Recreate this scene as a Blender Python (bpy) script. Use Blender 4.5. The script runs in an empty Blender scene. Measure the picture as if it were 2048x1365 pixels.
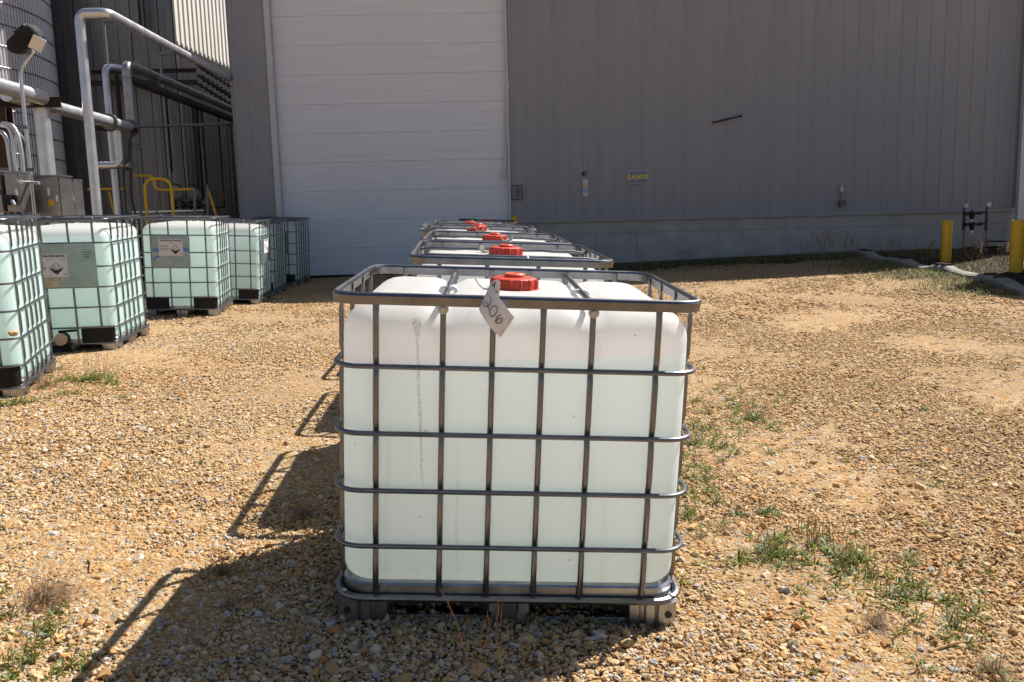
import bpy, bmesh, math, random
import numpy as np
from mathutils import Matrix, Vector
random.seed(7); rng = np.random.default_rng(11)
R_ = math.radians
sc = bpy.context.scene
col = sc.collection

# ------------------------------------------------------------------ camera, world, sun, exposure
EYE = np.array([0.0, 0.0, 1.35])
C2W = np.array([[9.99688062e-01, 0.0, 2.49755512e-02],
                [-3.38511307e-03, 9.90772276e-01, 1.35494793e-01],
                [-2.47450837e-02, -1.35537072e-01, 9.90463216e-01]])   # right, forward, up in columns
FPX = 1643.2
cam = bpy.data.cameras.new('camera'); cam_o = bpy.data.objects.new('camera', cam); col.objects.link(cam_o)
cam.sensor_width = 36.0; cam.lens = FPX / 2048 * 36.0; cam.clip_end = 600; cam.clip_start = 0.05
X, F, U = C2W[:, 0], C2W[:, 1], C2W[:, 2]
cam_o.matrix_world = Matrix(((X[0], U[0], -F[0], EYE[0]), (X[1], U[1], -F[1], EYE[1]), (X[2], U[2], -F[2], EYE[2]), (0, 0, 0, 1)))
sc.camera = cam_o
SUN_EL, SUN_AZ = R_(49.7), R_(51.4)          # azimuth from +Y towards +X
SUN = np.array([math.cos(SUN_EL) * math.sin(SUN_AZ), math.cos(SUN_EL) * math.cos(SUN_AZ), math.sin(SUN_EL)])
w = bpy.data.worlds.new('World'); sc.world = w; w.use_nodes = True
nt = w.node_tree; bg = nt.nodes['Background']
sky = nt.nodes.new('ShaderNodeTexSky'); sky.sky_type = 'NISHITA'; sky.sun_disc = False
sky.sun_elevation = SUN_EL; sky.sun_rotation = SUN_AZ; sky.air_density = 1.0; sky.dust_density = 1.2
nt.links.new(sky.outputs[0], bg.inputs[0]); bg.inputs[1].default_value = 0.050
sl = bpy.data.lights.new('sun', 'SUN'); sl.energy = 5.0; sl.angle = R_(0.53); sl.color = (1.0, 0.965, 0.90)
so = bpy.data.objects.new('sun', sl); col.objects.link(so)
so.rotation_euler = Vector((-SUN[0], -SUN[1], -SUN[2])).to_track_quat('-Z', 'Y').to_euler(); so.location = (20, 15, 30)
sc.view_settings.view_transform = 'Standard'; sc.view_settings.look = 'None'
sc.view_settings.exposure = 0.92; sc.view_settings.gamma = 1.0; sc.view_settings.use_curve_mapping = False
sc.render.engine = 'CYCLES'
cy = sc.cycles; cy.max_bounces = 14; cy.diffuse_bounces = 6; cy.glossy_bounces = 4; cy.transmission_bounces = 12
cy.use_denoising = True; cy.sample_clamp_indirect = 8.0; cy.caustics_reflective = False; cy.caustics_refractive = False

# ------------------------------------------------------------------ measuring helpers
def ray(u, v):
    return C2W @ np.array([(u - 1024) / FPX, 1.0, -(v - 682.5) / FPX])
def at(u, v, y):
    """point of the place seen at pixel u,v of the photograph at distance y in front of the camera"""
    r = ray(u, v); p = EYE + r * (y / r[1]); return (float(p[0]), float(p[1]), float(p[2]))
# ground height: thin plate spline through surveyed points (x, y, z)
GP = np.array([(-.05,3.2,-1.351),(.8,3.2,-1.40),(-.9,3.2,-1.304),(0,2,-1.41),(1.5,2,-1.48),(-1.5,2,-1.33),(-3,3.5,-1.2),
 (-4.32,6.49,-1.16),(-4.6,8.83,-1.118),(-4.64,11.9,-1.068),(-4.62,13.81,-1.075),(-4.77,15.3,-1.07),(-4.78,17.1,-1.02),
 (-.1,4.6,-1.285),(-.18,6.12,-1.215),(-.4,7.7,-1.14),(-.4,9.2,-1.11),(-.6,12,-1.06),(-3.4,14,-1.13),(-4.1,11.4,-1.105),(-2,13,-1.09),(-4.1,13.2,-1.12),(-3.5,18.2,-.96),(0,18.2,-.9),(2.3,18.3,-.84),
 (7.5,18.5,-.73),(7.9,15,-.81),(8.3,13.5,-.93),(4.1,14,-.95),(3,8,-1.22),(4,5,-1.38),(3,3,-1.46),(8,8,-1.25),(12,14,-.9),(14,18.5,-.75),
 (-12,20,-1),(-12,8,-1.05),(14,3,-1.4),(-10,0,-1.3),(0,-4,-1.45),(10,-4,-1.5),(-60,60,-1),(60,60,-.8),(60,-30,-1.4),(-60,-30,-1.3),(0,70,-.8),
 (-150,-100,-1.3),(150,-100,-1.3),(150,150,-1.),(-150,150,-1.)])
def _U(r2): return np.where(r2 > 1e-12, r2 * np.log(np.maximum(r2, 1e-12)), 0.0)
_n = len(GP); _K = _U(((GP[:, None, :2] - GP[None, :, :2]) ** 2).sum(-1)) + np.eye(_n) * 0.05
_P = np.hstack([np.ones((_n, 1)), GP[:, :2]])
_S = np.linalg.solve(np.vstack([np.hstack([_K, _P]), np.hstack([_P.T, np.zeros((3, 3))])]), np.concatenate([GP[:, 2] + EYE[2], np.zeros(3)]))
def gz(x, y):
    x = np.asarray(x, float); y = np.asarray(y, float)
    out = _S[-3] + _S[-2] * x + _S[-1] * y
    for i in range(_n): out = out + _S[i] * _U((x - GP[i, 0]) ** 2 + (y - GP[i, 1]) ** 2)
    return out
def gnd(u, v):
    r = ray(u, v); t = 3.0
    for _ in range(60):
        p = EYE + r * t; t *= 1 + 0.6 * ((float(gz(p[0], p[1])) - EYE[2]) / (r[2] * t) - 1)
        t = min(max(t, .5), 60)
    p = EYE + r * t; return (float(p[0]), float(p[1]), float(gz(p[0], p[1])))
def gnormal(x, y):
    e = .3; a = (gz(x + e, y) - gz(x - e, y)) / (2 * e); b = (gz(x, y + e) - gz(x, y - e)) / (2 * e)
    v = Vector((-float(a), -float(b), 1)); v.normalize(); return v

# ------------------------------------------------------------------ object helpers
def T(o, label=None, cat=None, group=None, kind=None):
    if label: o['label'] = label
    if cat: o['category'] = cat
    if group: o['group'] = group
    if kind: o['kind'] = kind
    return o
def empty(name, loc=(0, 0, 0), label=None, cat=None, group=None, M=None):
    o = bpy.data.objects.new(name, None); col.objects.link(o); o.empty_display_size = .1
    if M is not None: o.matrix_world = M
    else: o.location = loc
    return T(o, label, cat, group)
def link(name, me, parent=None, loc=None, rot=None, M=None):
    o = bpy.data.objects.new(name, me); col.objects.link(o)
    if parent is not None: o.parent = parent
    if loc is not None: o.location = loc
    if rot is not None: o.rotation_euler = rot
    if M is not None: o.matrix_local = M
    return o

class MB:
    def __init__(s): s.v = []; s.f = []; s.m = []
    def add(s, vs, fs, mi=0):
        b = len(s.v); s.v += [tuple(map(float, p)) for p in vs]
        s.f += [tuple(b + i for i in f) for f in fs]; s.m += [mi] * len(fs); return s
    def box(s, c, d, mi=0, rz=0.0):
        x, y, z = d[0] / 2, d[1] / 2, d[2] / 2; ca, sa = math.cos(rz), math.sin(rz); vs = []
        for k in (-1, 1):
            for j in (-1, 1):
                for i in (-1, 1):
                    vs.append((c[0] + i * x * ca - j * y * sa, c[1] + i * x * sa + j * y * ca, c[2] + k * z))
        return s.add(vs, [(0, 2, 3, 1), (4, 5, 7, 6), (0, 1, 5, 4), (2, 6, 7, 3), (0, 4, 6, 2), (1, 3, 7, 5)], mi)
    def sweep(s, path, prof, closed=False, mi=0, caps=True, up=None):
        """prof: list of (a,b); a along side vector, b along up vector; radii may vary per point via callable"""
        P = [Vector(p) for p in path]; n = len(P); rings = []; prev = None
        for i in range(n):
            if closed: t = (P[(i + 1) % n] - P[i - 1])
            else: t = P[min(i + 1, n - 1)] - P[max(i - 1, 0)]
            t.normalize()
            if up is not None:
                b = Vector(up); a = t.cross(b); a.normalize(); b = a.cross(t)
            else:
                if prev is None:
                    h = Vector((0, 0, 1)) if abs(t.z) < .9 else Vector((1, 0, 0))
                    a = t.cross(h); a.normalize()
                else:
                    a = prev - t * prev.dot(t); a.normalize()
                b = a.cross(t); prev = a
            k = 1.0
            if not closed and 0 < i < n - 1:
                d1 = (P[i] - P[i - 1]).normalized(); d2 = (P[i + 1] - P[i]).normalized()
            pr = prof(i) if callable(prof) else prof
            rings.append([P[i] + a * q[0] + b * q[1] for q in pr])
        m = len(rings[0]); vs = [v for r in rings for v in r]; fs = []
        for i in range(n if closed else n - 1):
            for j in range(m):
                i2 = (i + 1) % n; j2 = (j + 1) % m
                fs.append((i * m + j, i * m + j2, i2 * m + j2, i2 * m + j))
        if not closed and caps: fs += [tuple(range(m - 1, -1, -1)), tuple((n - 1) * m + j for j in range(m))]
        return s.add(vs, fs, mi)
    def tube(s, path, r, n=8, closed=False, mi=0, up=None):
        if callable(r): prof = lambda i: [(r(i) * math.cos(2 * math.pi * k / n), r(i) * math.sin(2 * math.pi * k / n)) for k in range(n)]
        else: prof = [(r * math.cos(2 * math.pi * k / n), r * math.sin(2 * math.pi * k / n)) for k in range(n)]
        return s.sweep(path, prof, closed, mi, up=up)
    def lathe(s, prof, n=32, c=(0, 0, 0), mi=0, axis='z', rfun=None):
        vs = []; fs = []; m = len(prof)
        for k in range(n):
            a = 2 * math.pi * k / n
            for (r, z) in prof:
                rr = rfun(r, z, a) if rfun else r
                p = (rr * math.cos(a), rr * math.sin(a), z)
                if axis == 'y': p = (p[0], -p[2], p[1])
                if axis == 'x': p = (p[2], p[0], p[1])
                vs.append((p[0] + c[0], p[1] + c[1], p[2] + c[2]))
        for k in range(n):
            for j in range(m - 1):
                k2 = (k + 1) % n; fs.append((k * m + j, k2 * m + j, k2 * m + j + 1, k * m + j + 1))
        fs.append(tuple(k * m + m - 1 for k in range(n))); fs.append(tuple(k * m for k in range(n - 1, -1, -1)))
        return s.add(vs, fs, mi)
    def mesh(s, name, mats, smooth=40):
        me = bpy.data.meshes.new(name); me.from_pydata(s.v, [], s.f)
        for m in (mats if isinstance(mats, (list, tuple)) else [mats]): me.materials.append(m)
        if any(s.m): me.polygons.foreach_set('material_index', s.m)
        bm = bmesh.new(); bm.from_mesh(me); bmesh.ops.recalc_face_normals(bm, faces=bm.faces); bm.to_mesh(me); bm.free()
        if smooth:
            me.polygons.foreach_set('use_smooth', [True] * len(me.polygons)); me.set_sharp_from_angle(angle=R_(smooth))
        me.update(); return me
    def obj(s, name, mats, parent=None, smooth=40, **k): return link(name, s.mesh(name, mats, smooth), parent, **k)

def bend(path, r, k=5):
    """rounds the corners of a polyline"""
    P = [Vector(p) for p in path]; out = [P[0]]
    for i in range(1, len(P) - 1):
        d1 = (P[i - 1] - P[i]); d2 = (P[i + 1] - P[i]); rr = min(r, d1.length * .49, d2.length * .49)
        a = P[i] + d1.normalized() * rr; b = P[i] + d2.normalized() * rr
        for j in range(k + 1):
            t = j / k; out.append(a * (1 - t) ** 2 + P[i] * 2 * t * (1 - t) + b * t * t)
    out.append(P[-1]); return out
def rrect(hx, hy, r, k=6, nx=1, ny=1):
    pts = []
    for cx, cy_, a0 in ((hx - r, hy - r, 0), (-hx + r, hy - r, 90), (-hx + r, -hy + r, 180), (hx - r, -hy + r, 270)):
        for j in range(k + 1):
            a = R_(a0 + 90 * j / k); pts.append((cx + r * math.cos(a), cy_ + r * math.sin(a)))
    return pts
def text_mesh(s, size, mat, name='text', depth=0.0005, align='CENTER', bold=0.0, xs=1.0):
    cu = bpy.data.curves.new(name, 'FONT'); cu.body = s; cu.size = size; cu.extrude = depth; cu.offset = bold
    cu.align_x = align; cu.align_y = 'CENTER'; cu.resolution_u = 3
    o = bpy.data.objects.new('t', cu); col.objects.link(o)
    dg = bpy.context.evaluated_depsgraph_get(); me = bpy.data.meshes.new_from_object(o.evaluated_get(dg))
    bpy.data.objects.remove(o); bpy.data.curves.remove(cu); me.name = name; me.materials.clear(); me.materials.append(mat)
    if xs != 1: me.transform(Matrix.Diagonal((xs, 1, 1, 1)))
    return me

# ------------------------------------------------------------------ materials
def mat(name, base, rough=.5, metal=0.0, var=.0, vscale=4.0, stretch=(1, 1, 1), base2=None, bump=0.0, bscale=40.0, spec=.5, detail=6, rvar=0.0, coord='Object'):
    m = bpy.data.materials.new(name); m.use_nodes = True; n = m.node_tree.nodes; l = m.node_tree.links
    b = n['Principled BSDF']; b.inputs['Roughness'].default_value = rough; b.inputs['Metallic'].default_value = metal
    b.inputs['Specular IOR Level'].default_value = spec; b.inputs['Base Color'].default_value = (*base, 1)
    tc = n.new('ShaderNodeTexCoord'); mp = n.new('ShaderNodeMapping'); mp.inputs['Scale'].default_value = stretch
    l.new(tc.outputs[coord], mp.inputs[0])
    if var or base2:
        no = n.new('ShaderNodeTexNoise'); no.inputs['Scale'].default_value = vscale; no.inputs['Detail'].default_value = detail; no.inputs['Roughness'].default_value = .62
        l.new(mp.outputs[0], no.inputs['Vector'])
        cr = n.new('ShaderNodeValToRGB'); c2 = base2 or tuple(min(1, c * (1 + var)) for c in base)
        c1 = base if base2 else tuple(c * (1 - var) for c in base)
        cr.color_ramp.elements[0].position = .33; cr.color_ramp.elements[1].position = .67
        cr.color_ramp.elements[0].color = (*c1, 1); cr.color_ramp.elements[1].color = (*c2, 1)
        l.new(no.outputs['Fac'], cr.inputs[0]); l.new(cr.outputs[0], b.inputs['Base Color'])
        if rvar:
            mr = n.new('ShaderNodeMapRange'); mr.inputs['To Min'].default_value = rough - rvar; mr.inputs['To Max'].default_value = rough + rvar
            l.new(no.outputs['Fac'], mr.inputs['Value']); l.new(mr.outputs[0], b.inputs['Roughness'])
    if bump:
        n2 = n.new('ShaderNodeTexNoise'); n2.inputs['Scale'].default_value = bscale; n2.inputs['Detail'].default_value = 4
        l.new(mp.outputs[0], n2.inputs['Vector'])
        bp = n.new('ShaderNodeBump'); bp.inputs['Strength'].default_value = bump; bp.inputs['Distance'].default_value = .01
        l.new(n2.outputs['Fac'], bp.inputs['Height']); l.new(bp.outputs[0], b.inputs['Normal'])
    return m
M_GALV = mat('galvanized_steel', (.185, .19, .205), .36, 1.0, var=.22, vscale=9, rvar=.1)
M_GALV_L = mat('galvanized_sheet', (.38, .40, .43), .40, 1.0, var=.25, vscale=14, rvar=.1)
M_BLACKP = mat('black_plastic', (.012, .012, .014), .55, var=.3, vscale=12, spec=.2)
M_RED = mat('red_plastic', (.52, .046, .020), .42, var=.16, vscale=20)
M_REDL = mat('orange_plastic', (.68, .12, .05), .45, var=.12, vscale=20)
M_HDPE = mat('white_plastic', (.80, .79, .76), .4)
M_SEAL = mat('pale_green_plastic', (.55, .58, .46), .5)
M_PAPER = mat('paper', (.62, .60, .62), .75, var=.05, vscale=10)
M_PAPERW = mat('white_paper', (.74, .73, .75), .7, var=.03, vscale=30)
M_INK = mat('black_ink', (.012, .012, .013), .6)
M_GREYINK = mat('grey_ink', (.26, .25, .28), .7)
M_BLUEINK = mat('blue_ink', (.04, .20, .45), .7)
M_SIDING = mat('grey_paint', (.272, .276, .308), .5, var=.075, vscale=.9, stretch=(1, 1, .25), spec=.35)
M_DOOR = mat('white_paint', (.68, .70, .77), .55, var=.035, vscale=2.0, stretch=(.3, 1, 6), spec=.3)
M_TRIM = mat('pale_trim_paint', (.50, .51, .53), .5, var=.05, vscale=3)
M_CONC = mat('concrete', (.30, .296, .298), .9, base2=(.39, .382, .38), vscale=2.2, bump=.25, bscale=60)
M_CONCD = mat('dark_concrete', (.09, .085, .08), .9, var=.2, vscale=3)
M_CURB = mat('curb_concrete', (.25, .235, .21), .9, var=.18, vscale=5, bump=.4, bscale=50, spec=.15)
M_YEL = mat('yellow_paint', (.62, .36, .008), .45, var=.1, vscale=8)
M_STAIN = mat('stainless_cladding', (.125, .118, .122), .42, .8, base2=(.20, .19, .188), vscale=2.5, stretch=(7, 7, .35), rvar=.08)
M_TANK = mat('tank_cladding', (.68, .65, .68), .40, .55, var=.10, vscale=.8, rvar=.06)
M_ALU = mat('aluminium_jacket', (.60, .595, .62), .34, .78, var=.12, vscale=5, rvar=.08)
M_ALUD = mat('dark_jacket', (.34, .33, .34), .42, .9, var=.2, vscale=5, rvar=.08)
M_CREAM = mat('cream_paint', (.56, .53, .49), .6, var=.05, vscale=1.0)
M_RUST = mat('rusty_steel', (.022, .013, .011), .8, base2=(.050, .022, .015), vscale=6)
M_PIPEB = mat('black_pipe', (.018, .016, .016), .55, var=.4, vscale=9)
M_PIPEG = mat('grey_pipe', (.16, .17, .17), .45, .6, var=.15, vscale=8)
M_COND = mat('conduit_steel', (.55, .55, .57), .35, .8, var=.1, vscale=8)
M_CABI = mat('cabinet_steel', (.27, .255, .25), .38, .9, var=.14, vscale=3, stretch=(1, 1, 4), rvar=.06)
M_LAMP = mat('dark_lamp_metal', (.016, .016, .019), .6, var=.3, vscale=9, spec=.2)
M_GLASS = mat('lamp_glass', (.10, .10, .11), .12, spec=.8)
M_VALVE = mat('grey_cast_iron', (.13, .135, .14), .5, .4, var=.3, vscale=10)
M_ORANGE = mat('orange_paint', (.65, .10, .02), .5)
M_SIGN = mat('purple_grey_sign', (.20, .18, .30), .5, var=.05)
M_SIGNY = mat('sign_yellow', (.80, .68, .05), .6)
M_VALVEP = mat('beige_plastic', (.50, .43, .33), .6, base2=(.33, .25, .17), vscale=12)
M_PLATE1 = mat('sheet_metal_plate', (.24, .30, .29), .35, .75, base2=(.38, .40, .38), vscale=5, rvar=.12)
M_STEM = mat('dry_stem', (.32, .17, .075), .8, var=.3, vscale=30)
M_DRY = mat('dry_grass', (.30, .22, .13), .85, base2=(.17, .12, .075), vscale=14)
def leafmat(name, c1, c2):
    m = mat(name, c1, .55, base2=c2, vscale=9); n = m.node_tree.nodes; l = m.node_tree.links; b = n['Principled BSDF']
    tr = n.new('ShaderNodeBsdfTranslucent'); tr.inputs[0].default_value = (c2[0] * 1.5, c2[1] * 1.6, c2[2], 1)
    mx = n.new('ShaderNodeMixShader'); mx.inputs[0].default_value = .35
    l.new(b.outputs[0], mx.inputs[1]); l.new(tr.outputs[0], mx.inputs[2]); l.new(mx.outputs[0], n['Material Output'].inputs[0]); return m
M_LEAF = leafmat('weed_leaf', (.070, .105, .014), (.155, .19, .030))
M_LEAFD = leafmat('dark_weed_leaf', (.06, .075, .025), (.13, .135, .05))

def hdpe(name, refl, trans, mixf=.5, stain=False):
    """milky polyethylene skin: part reflects, part lets light through"""
    m = bpy.data.materials.new(name); m.use_nodes = True; n = m.node_tree.nodes; l = m.node_tree.links
    b = n['Principled BSDF']; b.inputs['Base Color'].default_value = (*refl, 1); b.inputs['Roughness'].default_value = .42; b.inputs['Specular IOR Level'].default_value = .35
    tr = n.new('ShaderNodeBsdfTranslucent'); tr.inputs[0].default_value = (*trans, 1)
    mx = n.new('ShaderNodeMixShader'); mx.inputs[0].default_value = mixf
    l.new(b.outputs[0], mx.inputs[1]); l.new(tr.outputs[0], mx.inputs[2]); l.new(mx.outputs[0], n['Material Output'].inputs[0])
    if stain:      # a brown drip that ran down the front of this one, faint streaks and flecks
        tc = n.new('ShaderNodeTexCoord'); sp = n.new('ShaderNodeSeparateXYZ'); l.new(tc.outputs['Object'], sp.inputs[0])
        def mth(op, a, b_=None, c=None):
            k = n.new('ShaderNodeMath'); k.operation = op
            for i, q in enumerate((a, b_, c)):
                if q is None: continue
                if isinstance(q, (int, float)): k.inputs[i].default_value = q
                else: l.new(q, k.inputs[i])
            return k.outputs[0]
        def sm(v, a, b_):
            k = n.new('ShaderNodeMapRange'); k.interpolation_type = 'SMOOTHSTEP'; l.new(v, k.inputs['Value'])
            k.inputs['From Min'].default_value = a; k.inputs['From Max'].default_value = b_; return k.outputs[0]
        x, y, z = sp.outputs[0], sp.outputs[1], sp.outputs[2]
        nz = n.new('ShaderNodeTexNoise'); nz.inputs['Scale'].default_value = 30; nz.inputs['Detail'].default_value = 5; l.new(tc.outputs['Object'], nz.inputs[0])
        nz2 = n.new('ShaderNodeTexNoise'); nz2.inputs['Scale'].default_value = 160; nz2.inputs['Detail'].default_value = 3; l.new(tc.outputs['Object'], nz2.inputs[0])
        wob = mth('MULTIPLY', mth('SUBTRACT', nz.outputs[0], .5), .012)
        cx = mth('ADD', mth('MULTIPLY', mth('SUBTRACT', 1.06, z), .045), -.332)
        d = mth('ABSOLUTE', mth('SUBTRACT', mth('ADD', x, wob), cx))
        wid = mth('ADD', .0048, mth('MULTIPLY', sm(z, 1.0, 1.05), .0085))
        k1 = mth('SUBTRACT', 1.0, sm(mth('DIVIDE', d, wid), .7, 1.25))
        rng_ = mth('MULTIPLY', sm(z, .44, .60), mth('SUBTRACT', 1.0, sm(z, 1.068, 1.08)))
        k2 = mth('MULTIPLY', mth('MULTIPLY', k1, rng_), mth('MULTIPLY_ADD', sm(nz2.outputs[0], .40, .66), .42, .16))
        front = mth('SUBTRACT', 1.0, sm(y, -.42, -.38))
        fac = mth('MULTIPLY', k2, front)
        # faint vertical run marks
        mp = n.new('ShaderNodeMapping'); mp.inputs['Scale'].default_value = (26, 26, .7); l.new(tc.outputs['Object'], mp.inputs[0])
        n3 = n.new('ShaderNodeTexNoise'); n3.inputs['Scale'].default_value = 1.0; n3.inputs['Detail'].default_value = 4; l.new(mp.outputs[0], n3.inputs[0])
        streak = mth('MULTIPLY', sm(n3.outputs[0], .60, .78), .16)
        vo = n.new('ShaderNodeTexVoronoi'); vo.inputs['Scale'].default_value = 9; l.new(tc.outputs['Object'], vo.inputs['Vector'])
        fleck = mth('MULTIPLY', mth('SUBTRACT', 1.0, sm(vo.outputs['Distance'], .03, .05)), .5)
        tot = mth('MINIMUM', mth('ADD', mth('ADD', fac, streak), fleck), 1.0)
        for tgt, base in ((b.inputs['Base Color'], refl), (tr.inputs[0], trans)):
            mc = n.new('ShaderNodeMix'); mc.data_type = 'RGBA'; l.new(tot, mc.inputs[0])
            mc.inputs[6].default_value = (*base, 1); mc.inputs[7].default_value = (.42, .31, .20, 1); l.new(mc.outputs[2], tgt)
    return m
M_AIR = hdpe('bottle_skin_above_liquid', (.84, .81, .80), (.90, .86,   .85), .60)
M_LIQ = hdpe('bottle_skin_against_clear_liquid', (.85, .93, .915), (.89, .97, .955), .50)
M_AIRS = hdpe('stained_bottle_skin_above_liquid', (.84, .81, .80), (.90, .86,   .85), .60, True)
M_LIQS = hdpe('stained_bottle_skin_against_liquid', (.85, .93, .915), (.89, .97, .955), .50, True)
M_LIQG = hdpe('bottle_skin_against_green_liquid', (.72, .89, .865), (.80, .97, .945), .55)

# ------------------------------------------------------------------ ground sheet
def grade(lo, hi, f0, f1, fine, ratio=1.22, mx=20):
    a = list(np.arange(f0, f1 + fine / 2, fine)); s = fine; x = f0
    L = []
    while x > lo: s = min(s * ratio, mx); x -= s; L.append(x)
    s = fine; x = a[-1]; H = []
    while x < hi: s = min(s * ratio, mx); x += s; H.append(x)
    return np.array(L[::-1] + a + H)
gx = grade(-150, 150, -4.5, 6.0, .075, 1.06); gy = grade(-100, 150, 1.0, 8.0, .075, 1.05)
GXX, GYY = np.meshgrid(gx, gy); GZZ = gz(GXX, GYY)
near = np.exp(-(np.maximum(0, np.hypot(GXX, GYY - 4) - 12) / 6) ** 2)
GZZ = GZZ + near * (.010 * np.sin(GXX * 2.3 + 1.3 * np.sin(GYY * 1.7)) * np.cos(GYY * 1.9 + .7) + .004 * rng.standard_normal(GXX.shape))
nyv, nxv = GXX.shape
idx = np.arange(nyv * nxv).reshape(nyv, nxv)
gf = np.stack([idx[:-1, :-1], idx[:-1, 1:], idx[1:, 1:], idx[1:, :-1]], -1).reshape(-1, 4)
gme = bpy.data.meshes.new('gravel_yard'); gme.from_pydata(np.stack([GXX, GYY, GZZ], -1).reshape(-1, 3).tolist(), [], gf.tolist())
gme.polygons.foreach_set('use_smooth', [True] * len(gme.polygons))
def ground_material():
    m = bpy.data.materials.new('gravel_ground'); m.use_nodes = True; n = m.node_tree.nodes; l = m.node_tree.links; b = n['Principled BSDF']
    b.inputs['Roughness'].default_value = .95; b.inputs['Specular IOR Level'].default_value = .15
    tc = n.new('ShaderNodeTexCoord')
    vo = n.new('ShaderNodeTexVoronoi'); vo.inputs['Scale'].default_value = 46; vo.inputs['Randomness'].default_value = 1; l.new(tc.outputs['Object'], vo.inputs['Vector'])
    sp = n.new('ShaderNodeSeparateColor'); l.new(vo.outputs['Color'], sp.inputs[0])
    cr = n.new('ShaderNodeValToRGB'); e = cr.color_ramp.elements
    e[0].position = 0; e[0].color = (.36, .22, .10, 1); e[1].position = 1; e[1].color = (.62, .54, .43, 1)
    for p, c in ((.25, (.46, .30, .145)), (.5, (.52, .37, .20)), (.7, (.50, .40, .27)), (.85, (.36, .33, .29))):
        k = e.new(p); k.color = (*c, 1)
    l.new(sp.outputs[0], cr.inputs[0])
    no = n.new('ShaderNodeTexNoise'); no.inputs['Scale'].default_value = .8; no.inputs['Detail'].default_value = 7; no.inputs['Roughness'].default_value = .65; l.new(tc.outputs['Object'], no.inputs[0])
    c2 = n.new('ShaderNodeValToRGB'); c2.color_ramp.elements[0].position = .38; c2.color_ramp.elements[0].color = (.68, .60, .53, 1)
    c2.color_ramp.elements[1].position = .66; c2.color_ramp.elements[1].color = (.90, .80, .68, 1); l.new(no.outputs[0], c2.inputs[0])
    mu = n.new('ShaderNodeMix'); mu.data_type = 'RGBA'; mu.blend_type = 'MULTIPLY'; mu.inputs[0].default_value = 1
    l.new(cr.outputs[0], mu.inputs[6]); l.new(c2.outputs[0], mu.inputs[7])
    # fine dust between stones
    n2 = n.new('ShaderNodeTexNoise'); n2.inputs['Scale'].default_value = 160; n2.inputs['Detail'].default_value = 4; l.new(tc.outputs['Object'], n2.inputs[0])
    m2 = n.new('ShaderNodeMix'); m2.data_type = 'RGBA'; m2.blend_type = 'OVERLAY'; m2.inputs[0].default_value = .6
    l.new(mu.outputs[2], m2.inputs[6]); l.new(n2.outputs[0], m2.inputs[7]); l.new(m2.outputs[2], b.inputs['Base Color'])
    ad = n.new('ShaderNodeMath'); ad.operation = 'MULTIPLY_ADD'; ad.inputs[1].default_value = -1.1; l.new(vo.outputs['Distance'], ad.inputs[0]); l.new(n2.outputs[0], ad.inputs[2])
    bp = n.new('ShaderNodeBump'); bp.inputs['Strength'].default_value = .9; bp.inputs['Distance'].default_value = .011
    l.new(ad.outputs[0], bp.inputs['Height']); l.new(bp.outputs[0], b.inputs['Normal']); return m
gme.materials.append(ground_material())
T(link('gravel_yard', gme), 'tan gravel yard sloping gently up to the grey metal building', kind='structure')

# ------------------------------------------------------------------ grey metal building
WYAW = R_(1.5); WX0, WY0 = -5.80, 18.05            # left front corner of the building
wd = np.array([math.cos(WYAW), math.sin(WYAW)]); wn = np.array([math.sin(WYAW), -math.cos(WYAW)])
def wall(u, v):
    """(distance along the front wall, height) of a point seen on it"""
    r = ray(u, v); t = ((WX0 - EYE[0]) * wn[0] + (WY0 - EYE[1]) * wn[1]) / (r[0] * wn[0] + r[1] * wn[1])
    p = EYE + r * t; return float((p[0] - WX0) * wd[0] + (p[1] - WY0) * wd[1]), float(p[2])
bld = empty('metal_building', (WX0, WY0, 0), 'grey metal building with ribbed siding, concrete base and tall white roll-up door', 'building')
bld.rotation_euler = (0, 0, WYAW)
CORNER = wall(2034, 440)[0]; L_END = CORNER + 1.55; DOOR_L = wall(556, 300)[0]; DOOR_R = wall(1018, 400)[0]
LEDGE = wall(1040, 441)[1]; EAVE, RIDGE = 8.55, 9.0
def roofz(x): return EAVE + (RIDGE - EAVE) * (1 - abs(x - L_END / 2) / (L_END / 2))
PITCH = .315
def panel_mesh(wd_, zlo, zhi0, zhi1, d=.024):
    prof = []; k = max(1, round(wd_ / PITCH))
    for i in range(k):
        o = i * PITCH
        for x, h in ((0, 0), (.030, d), (.062, d), (.092, 0), (.140, 0), (.150, .004), (.164, .004), (.174, 0), (.216, 0), (.226, .004), (.240, .004), (.250, 0)): prof.append((o + x, h))
    prof = [p for p in prof if p[0] < wd_ - .003] + [(wd_ + .0005, 0)]
    b = MB(); vs = []; n = len(prof)
    for (x, h) in prof:
        zt = zhi0 + (zhi1 - zhi0) * x / wd_
        vs += [(x, -h, zlo), (x, -h, zt)]
    b.add(vs, [(2 * i, 2 * i + 2, 2 * i + 3, 2 * i + 1) for i in range(n - 1)])
    return b.mesh('siding_panel', M_SIDING, smooth=0)
DOOR_TOP = 6.9
def siding(x0, x1, zlo):
    x = x0
    while x < x1 - .02:
        wp = min(3 * PITCH, x1 - x)
        link('siding_panel', panel_mesh(wp, zlo, roofz(x), roofz(x + wp)), bld, loc=(x, 0, 0)); x += wp
siding(0, DOOR_L - .12, LEDGE); siding(DOOR_R + .05, L_END, LEDGE); siding(DOOR_L - .115, DOOR_R + .045, DOOR_TOP)
BACK = 26.0
b = MB()       # side walls, rear wall
b.box((-.02, BACK / 2 + .02, (EAVE + .2) / 2), (.05, BACK, EAVE - .2)); b.box((L_END + .02, BACK / 2 + .02, (EAVE + .2) / 2), (.05, BACK, EAVE - .2))
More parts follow.
